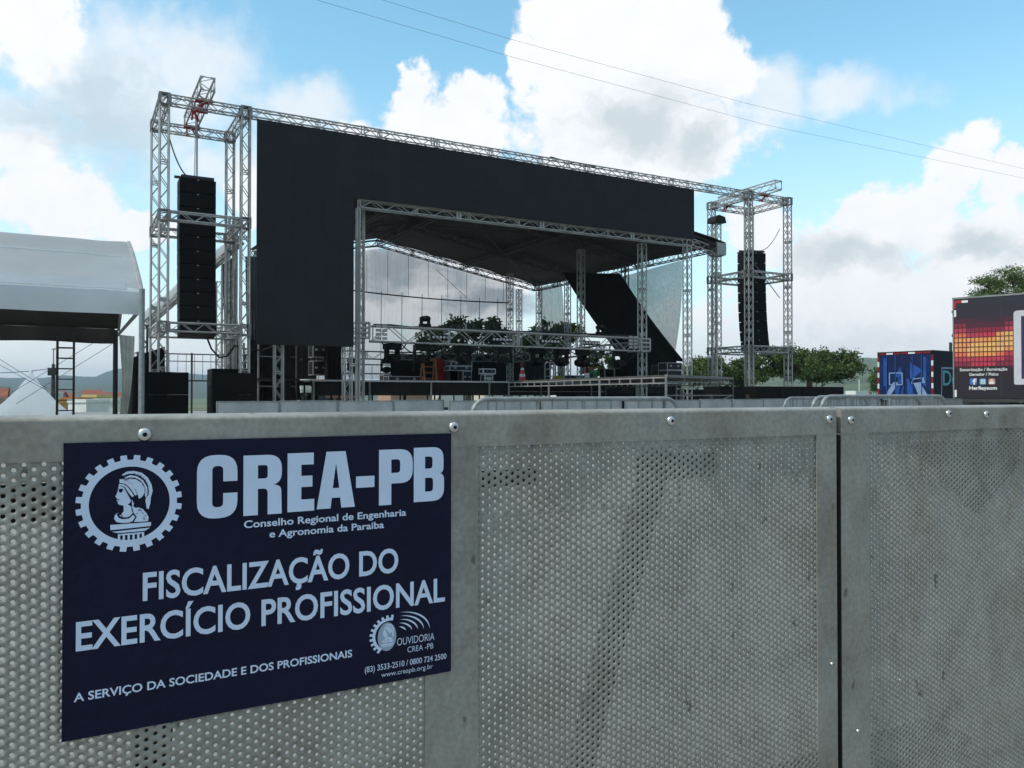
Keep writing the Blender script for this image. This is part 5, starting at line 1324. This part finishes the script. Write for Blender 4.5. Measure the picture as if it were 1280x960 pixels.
# ------------------------------------------------------------------ trees
def tree(name, label, x, y, crowns, trunk_h, trunk_r, leaves, lsize, mats, seed, group=None, lean=(0, 0), wispy=0.0, z0=None):
    """crowns: (dx, dy, z centre, rx, ry, rz); tapered trunk, limbs to every clump, leaf faces spread through each clump"""
    rn = np.random.RandomState(seed); g = terrain_z(x, y) if z0 is None else z0
    t = thing(name, label, 'tree', (x, y, g), group=group)
    mb = MB(); top = Vector((x + lean[0], y + lean[1], g + trunk_h))
    mb.path([Vector((x, y, g - .1)), Vector((x, y, g)).lerp(top, .5) + Vector((.08, 0, 0)), top], [trunk_r * 1.25, trunk_r, trunk_r * .75], 8)
    clumps = []
    for (dx, dy, cz, rx, ry, rz) in crowns:
        c = Vector((x + dx, y + dy, g + cz)); m_ = top.lerp(c, .55) + Vector((0, 0, -.12 * rz))
        mb.path([top - Vector((0, 0, .1)), m_, c], [trunk_r * .55, trunk_r * .35, trunk_r * .12], 6)
        n = max(5, int(9 * rx * ry * rz / max(rx * ry * rz, .001)) + 10)
        for k in range(n):
            d = rn.normal(size=3); d /= np.linalg.norm(d); rr_ = rn.uniform(.45, 1.0) ** .6
            q = c + Vector((d[0] * rx * rr_, d[1] * ry * rr_, d[2] * rz * rr_)); clumps.append((q, .36 * (rx + ry + rz) / 3 * rn.uniform(.6, 1.2), rz))
            if k % 2 == 0: mb.path([m_.lerp(c, .6), m_.lerp(q, .6), q], [trunk_r * .16, trunk_r * .10, trunk_r * .04], 4)
    mb.build('trunk', M_bark, t)
    N = leaves; idx = rn.randint(0, len(clumps), N)
    base = np.array([clumps[i][0] for i in idx]); rad = np.array([clumps[i][1] for i in idx])
    off = rn.normal(size=(N, 3)) * .55; off[:, 2] *= .75
    cen = base + off * rad[:, None]
    if wispy: cen[:, 0] += rn.normal(size=N) * wispy * .4
    a = rn.normal(size=(N, 3)); a /= np.linalg.norm(a, axis=1)[:, None]; b = rn.normal(size=(N, 3)); b -= (a * b).sum(1)[:, None] * a; b /= np.linalg.norm(b, axis=1)[:, None]
    s = lsize * rn.uniform(.55, 1.3, N)[:, None]; el_ = 1.0 + wispy * 1.6
    v = np.stack([cen - a * s * el_, cen - b * s * .5, cen + a * s * el_, cen + b * s * .5], 1).reshape(-1, 3) - np.array([x, y, g])
    f = np.arange(N * 4).reshape(N, 4)
    me = bpy.data.meshes.new('crown'); me.from_pydata(v.tolist(), [], f.tolist()); me.update()
    for q in mats: me.materials.append(q)
    me.polygons.foreach_set('material_index', (rn.rand(N) ** 1.3 * len(mats)).astype(np.int32))
    o = bpy.data.objects.new('crown', me); COL.objects.link(o); o.parent = t
    return t
L_dk = [leaf_mat('fig_leaf', (.034, .075, .018), (.088, .155, .034)), leaf_mat('fig_leaf_light', (.06, .10, .025), (.13, .16, .05))]
L_st = [leaf_mat('almond_leaf', (.012, .026, .010), (.032, .055, .018)), leaf_mat('almond_leaf_light', (.03, .055, .015), (.06, .09, .03))]
L_ac = [leaf_mat('fern_leaf', (.05, .095, .022), (.12, .18, .05)), leaf_mat('fern_leaf_light', (.10, .15, .04), (.17, .22, .08))]
GT = 'trees around the fairground'
p = at(1012, 470, 37.0); z_ = lambda y, Y, x: at(x, y, Y).z
def crown_row(xa, xb, ytop, ybot, Y, n, seed, depth=1.6):
    r = random.Random(seed); A, B = at(xa, ybot, Y), at(xb, ytop, Y); out = []; mid = (A.x + B.x) / 2; g = terrain_z(mid, Y)
    for i in range(n):
        f = (i + .5) / n; e = math.sqrt(max(.12, 1 - (2 * f - 1) ** 2)); cx_ = A.x + (B.x - A.x) * f; H = B.z - A.z
        rz = H * .48 * (.62 + .38 * e) ; out.append((cx_ - mid, r.uniform(-depth, depth) * .5, A.z - g + H * (.44 + r.uniform(-.05, .06)), (B.x - A.x) / n * .85, depth, rz))
    return mid, out
mx_, cr_ = crown_row(957, 1062, 435, 474, 37.0, 6, 2)
tree('fig_tree', 'dense flat crowned dark green tree right of the far tower', mx_, 37.0, cr_, at(1000, 476, 37).z + .35, .22, 24000, .105, L_dk, 4, GT)
mx_, cr_ = crown_row(868, 930, 446, 482, 39.5, 4, 5)
tree('fig_tree', 'dark rounded tree seen through the far tower columns', mx_, 39.5, cr_, 1.6, .2, 14000, .105, L_dk, 9, GT)
Y = 52.0; c = at(585, 430, Y); g = terrain_z(c.x, Y)
def blob(x, y, rx, rz, Y, x0, g, dy=0): q = at(x, y, Y); k = (q - Vector((0, 0, CAM_Z))).length / 1000; return (q.x - x0, dy, q.z - g, rx * k, rx * k * .8, rz * k)
tree('almond_tree', 'dark broad leaved tree behind the back mesh and lighting truss', c.x, Y, [blob(*b, Y, c.x, g) for b in ((545, 425, 22, 14), (575, 412, 24, 13), (608, 411, 26, 14), (560, 450, 30, 20), (600, 445, 35, 22), (635, 440, 25, 22), (520, 462, 22, 14))], 4.0, .22, 7500, .20, L_st, 11, GT)
c = at(700, 430, 50); tree('almond_tree', 'dark bushy tree behind the narrow mesh curtain', c.x, 50, [blob(*b, 50, c.x, terrain_z(c.x, 50)) for b in ((684, 414, 20, 12), (712, 416, 18, 10), (690, 440, 28, 20), (665, 435, 16, 14), (650, 450, 20, 16))], 4.0, .2, 5000, .19, L_st, 12, GT)
c = at(757, 460, 46); tree('almond_tree', 'lighter green tree glimpsed under the lighting truss near the drape', c.x, 46, [blob(*b, 46, c.x, terrain_z(c.x, 46)) for b in ((752, 448, 14, 9), (768, 455, 12, 9), (745, 462, 12, 8), (735, 446, 14, 10))], 2.6, .12, 1500, .15, [L_st[1], L_ac[0]], 13, GT)
def side_tree():
    Y = 18.5; c = at(1275, 380, Y)
    return tree('acacia_tree', 'feathery light green tree top showing above the equaliser trailer', c.x + .6, Y, [tuple(q) for q in [blob(*b, Y, c.x + .6, 0) for b in ((1240, 352, 18, 4), (1262, 343, 22, 5), (1250, 364, 26, 5), (1275, 354, 24, 6), (1292, 340, 28, 8), (1318, 352, 34, 14), (1284, 366, 30, 8), (1238, 370, 16, 4))]], 4.3, .16, 9000, .036, L_ac, 15, GT, wispy=.6)
side_tree()
c = at(1089, 480, 60); tree('shrub_tree', 'small green tree at the left edge of the blue truck', c.x, 60, [blob(*b, 60, c.x, terrain_z(c.x, 60)) for b in ((1093, 476, 8, 10), (1098, 470, 9, 10), (1096, 488, 8, 8))], 1.4, .08, 900, .16, L_dk, 16, GT)

# ------------------------------------------------------------------ town
TOWN = 'houses of the town beyond the fairground'
M_win = mat('dark_window', (.03, .035, .04), .2, 0, .2, 3); M_tile = mat('clay_tiles', (.26, .085, .045), .8, 0, .3, 2.5, .5, 12)
walls = {}
def house(label, x, y, w, d, h, col, roof='flat', win=(2, 1), rz=0.0, name='house'):
    g = terrain_z(x, y)
    t = thing(name, label, 'house', (x, y, g), rz, group=TOWN); W = t.matrix_basis
    if col not in walls: walls[col] = mat('house_wall', col, .85, 0, .12, .6)
    def put(mb): mb.v = [tuple(W @ Vector(p)) for p in mb.v]; return mb
    put(MB().bx(-w / 2, w / 2, -d / 2, d / 2, -1.0, h)).build('wall', walls[col], t)
    if roof == 'flat':
        b = MB()
        for s in (-1, 1): b.bx(-w / 2 - .05, w / 2 + .05, s * d / 2 - .1, s * d / 2 + .1, h + .001, h + .35); b.bx(s * w / 2 - .1, s * w / 2 + .1, -d / 2 + .11, d / 2 - .11, h + .001, h + .35)
        put(b).build('parapet', walls[col], t)
    else:
        b = MB(); b.prism([(-d / 2 - .4, h - .02), (0, h + d * .26), (d / 2 + .4, h - .02), (d / 2 + .4, h + .12), (0, h + d * .26 + .15), (-d / 2 - .4, h + .12)], 'x', -w / 2 - .3, w / 2 + .3)
        put(b).build('roof', M_tile, t)
        b = MB()
        for s in (-1, 1): b.prism([(-d / 2, h), (d / 2, h), (0, h + d * .255)], 'x', s * (w / 2 - .1) - .08, s * (w / 2 - .1) + .08)
        put(b).build('gable', walls[col], t)
    for r_ in range(win[1]):
        for k in range(win[0]):
            u = -w / 2 + w * (k + .5) / win[0]; zz = 1.0 + 2.9 * r_
            f = put(MB().bx(u - .5, u + .5, -d / 2 - .03, -d / 2 + .05, zz, zz + 1.15)).build('window', M_win, t)
            put(MB().bx(u - .58, u + .58, -d / 2 - .09, -d / 2 - .031, zz - .1, zz - .002)).build('sill', walls[col], f)
    return t
def hpx(xl, xr, ytop, Y):                # width and height of a house standing on the terrain
    A, B = at(xl, ytop, Y), at(xr, ytop, Y); return (A.x + B.x) / 2, B.x - A.x, B.z - terrain_z((A.x + B.x) / 2, Y)
def H(xl, xr, yt, Y, label, col, roof='flat', win=(2, 1), rz=0.0, name='house'):
    cx_, w, h = hpx(xl, xr, yt, Y); house(label, cx_, Y, max(w, 2), (4.0 if Y < 130 else min(max(w * .8, 6), 14)), h, col, roof, win, rz, name)
H(101, 122, 503, 96, 'long blank white house front between lattice post and curtain', (.84, .84, .82), win=(1, 1), rz=-.6)
H(124, 144, 502, 104, 'white house with small windows next to the dark tent pole', (.78, .78, .72), win=(3, 1), rz=-.2)
H(114, 129, 496.5, 125, 'pale yellow house standing above the white ones', (.70, .56, .22), win=(2, 2), rz=-.5)
H(88, 102, 500, 118, 'orange house just right of the lattice post', (.56, .22, .07), 'flat', (2, 1), rz=-.4)
H(71, 88, 504, 110, 'ochre house seen through the lattice post', (.50, .27, .08), win=(2, 1))
H(1, 12, 485, 240, 'grey apartment block at the far left', (.42, .43, .43), win=(3, 3), name='apartment_block')
H(-12, 4, 497, 120, 'brick red house at the left picture edge', (.30, .09, .06), 'tile', (2, 1))
H(4, 14, 500, 112, 'pinkish house left of the peaked tent', (.48, .30, .26), win=(2, 1))
H(17, 26, 489, 230, 'small pale building showing over the peaked tent slope', (.55, .54, .52), win=(2, 2))
H(61, 68, 489, 200, 'white house at the foot of the utility pole', (.72, .72, .70), win=(2, 1))
H(69, 75, 492, 190, 'small white house right of the utility pole', (.7, .7, .68), win=(1, 1))
H(92, 100, 490, 260, 'pale house high on the slope', (.6, .58, .55), win=(2, 1))
H(104, 127, 495, 250, 'long low grey roofed house below the hill', (.40, .37, .34), 'tile', (4, 1))
H(128, 134, 494, 300, 'distant grey tower house left of the tent pole', (.5, .5, .5), win=(2, 2))
H(134, 150, 498, 170, 'pale distant house by the tent pole', (.62, .61, .58), win=(2, 1))
rn_ = random.Random(21)
pal = [(.55, .53, .5), (.45, .22, .13), (.62, .6, .55), (.35, .13, .08), (.5, .42, .3)]
for i in range(16):
    az_ = -3.4 + i * .62; D = rn_.uniform(280, 520); x_, y_ = D * math.sin(R(az_)), D * math.cos(R(az_))
    house('far town house number-less' if False else ('distant %s house on the plain %s' % (('pale', 'brick', 'cream', 'rust red', 'tan')[i % 5], ('at the left edge', 'left of the peaked tent', 'behind the peaked tent', 'above the peaked tent', 'left of the utility pole', 'behind the utility pole', 'right of the utility pole', 'left of the lattice post', 'behind the lattice post', 'right of the lattice post', 'above the orange house', 'above the blank white house', 'above the yellow house', 'above the windowed white house', 'left of the tent pole', 'behind the tent pole')[i])),
          x_, y_, rn_.uniform(8, 16), 8, rn_.uniform(3.0, 5.5), pal[i % 5], rn_.choice(['flat', 'tile', 'tile']), (3, 1), rn_.uniform(-.3, .3))
# glimpsed under the deck
for xl, xr, yt, Y, lab, col, rf in ((375, 392, 488, 74, 'pale house glimpsed under the deck start', (.6, .58, .55), 'flat'), (396, 440, 489, 78, 'brick toned house glimpsed under the long trunk', (.42, .2, .14), 'tile'), (480, 530, 489, 80, 'clay roofed house glimpsed under the ladder', (.45, .28, .22), 'tile'),
                                    (540, 575, 488, 82, 'whitish house glimpsed under the stacked cases', (.66, .65, .62), 'flat'), (596, 622, 489, 84, 'cream house glimpsed under the catwalk start', (.6, .55, .46), 'flat'), (700, 735, 487, 76, 'white shop front glimpsed under the catwalk', (.75, .75, .73), 'flat'), (736, 770, 488, 80, 'white shed glimpsed under the catwalk corner', (.72, .72, .7), 'flat')):
    H(xl, xr, yt, Y, lab, col, rf, (3, 1))
A, B = at(1052, 491, 90), at(1110, 491, 90)
tag(MB().bx(A.x, B.x, 89.9, 90.1, terrain_z(A.x, 90), A.z).build('boundary_wall', M_white), 'long low white wall in the distance left of the blue truck', 'wall')
c = at(1074, 474, 88); tag(MB().tube((c.x, 88, terrain_z(c.x, 88)), (c.x, 88, c.z), .07, 6).build('light_pole', M_white), 'thin white pole standing before the hill left of the blue truck', 'pole')
t = thing('parked_van', 'tiny white van by the distant white wall', 'van', (at(1073, 490, 80).x, 80, terrain_z(at(1073, 490, 80).x, 80)))
vx, vy, vz = t.location; zz = at(1073, 488.5, 80).z
mb = MB(); mb.prism([(-2.2, .4), (2.2, .4), (2.2, 1.2), (1.6, 1.4), (1.2, 2.2), (-2.2, 2.2)], 'y', -.9, .9); k_ = (zz - vz) / 2.2
mb.v = [(vx + p[0] * .8, vy + p[1], vz + p[2] * k_) for p in mb.v]; mb.build('body', M_white, t)
mb = MB().bx(vx + .3, vx + 1.0, vy - .93, vy - .905, vz + 1.35 * k_, vz + 2.0 * k_); mb.build('window', M_win, t)
for s in (-1.2, 1.2): MB().tube((vx + s, vy - .95, vz + .38), (vx + s, vy + .95, vz + .38), .38, 12).build('wheel', M_black, t)

# ------------------------------------------------------------------ wires across the sky
for pts, l in ((((330, -22), (640, 69), (960, 155), (1350, 236)), 'lower thin power line crossing the sky above the stage'), (((400, -27), (640, 47), (940, 129), (1350, 226)), 'upper thin power line crossing the sky above the stage')):
    tag(MB().path([at(x, y, 27.0) for x, y in pts], .0055, 5).build('power_line', M_cable), l, 'wire', 'power lines over the stage')

# ------------------------------------------------------------------ air
HAZE = 0.00023
if HAZE:
    hz = MB().bx(-4400, 4400, -4400, 4400, -7.2, 112)
    m = bpy.data.materials.new('air'); m.use_nodes = True; nt = m.node_tree; nt.nodes.remove(nt.nodes['Principled BSDF'])
    v = nt.nodes.new('ShaderNodeVolumePrincipled'); v.inputs['Color'].default_value = (.66, .83, 1.0, 1); v.inputs['Density'].default_value = HAZE; v.inputs['Anisotropy'].default_value = .3
    nt.links.new(v.outputs[0], nt.nodes['Material Output'].inputs['Volume'])
    tag(hz.build('haze', m), kind='stuff')
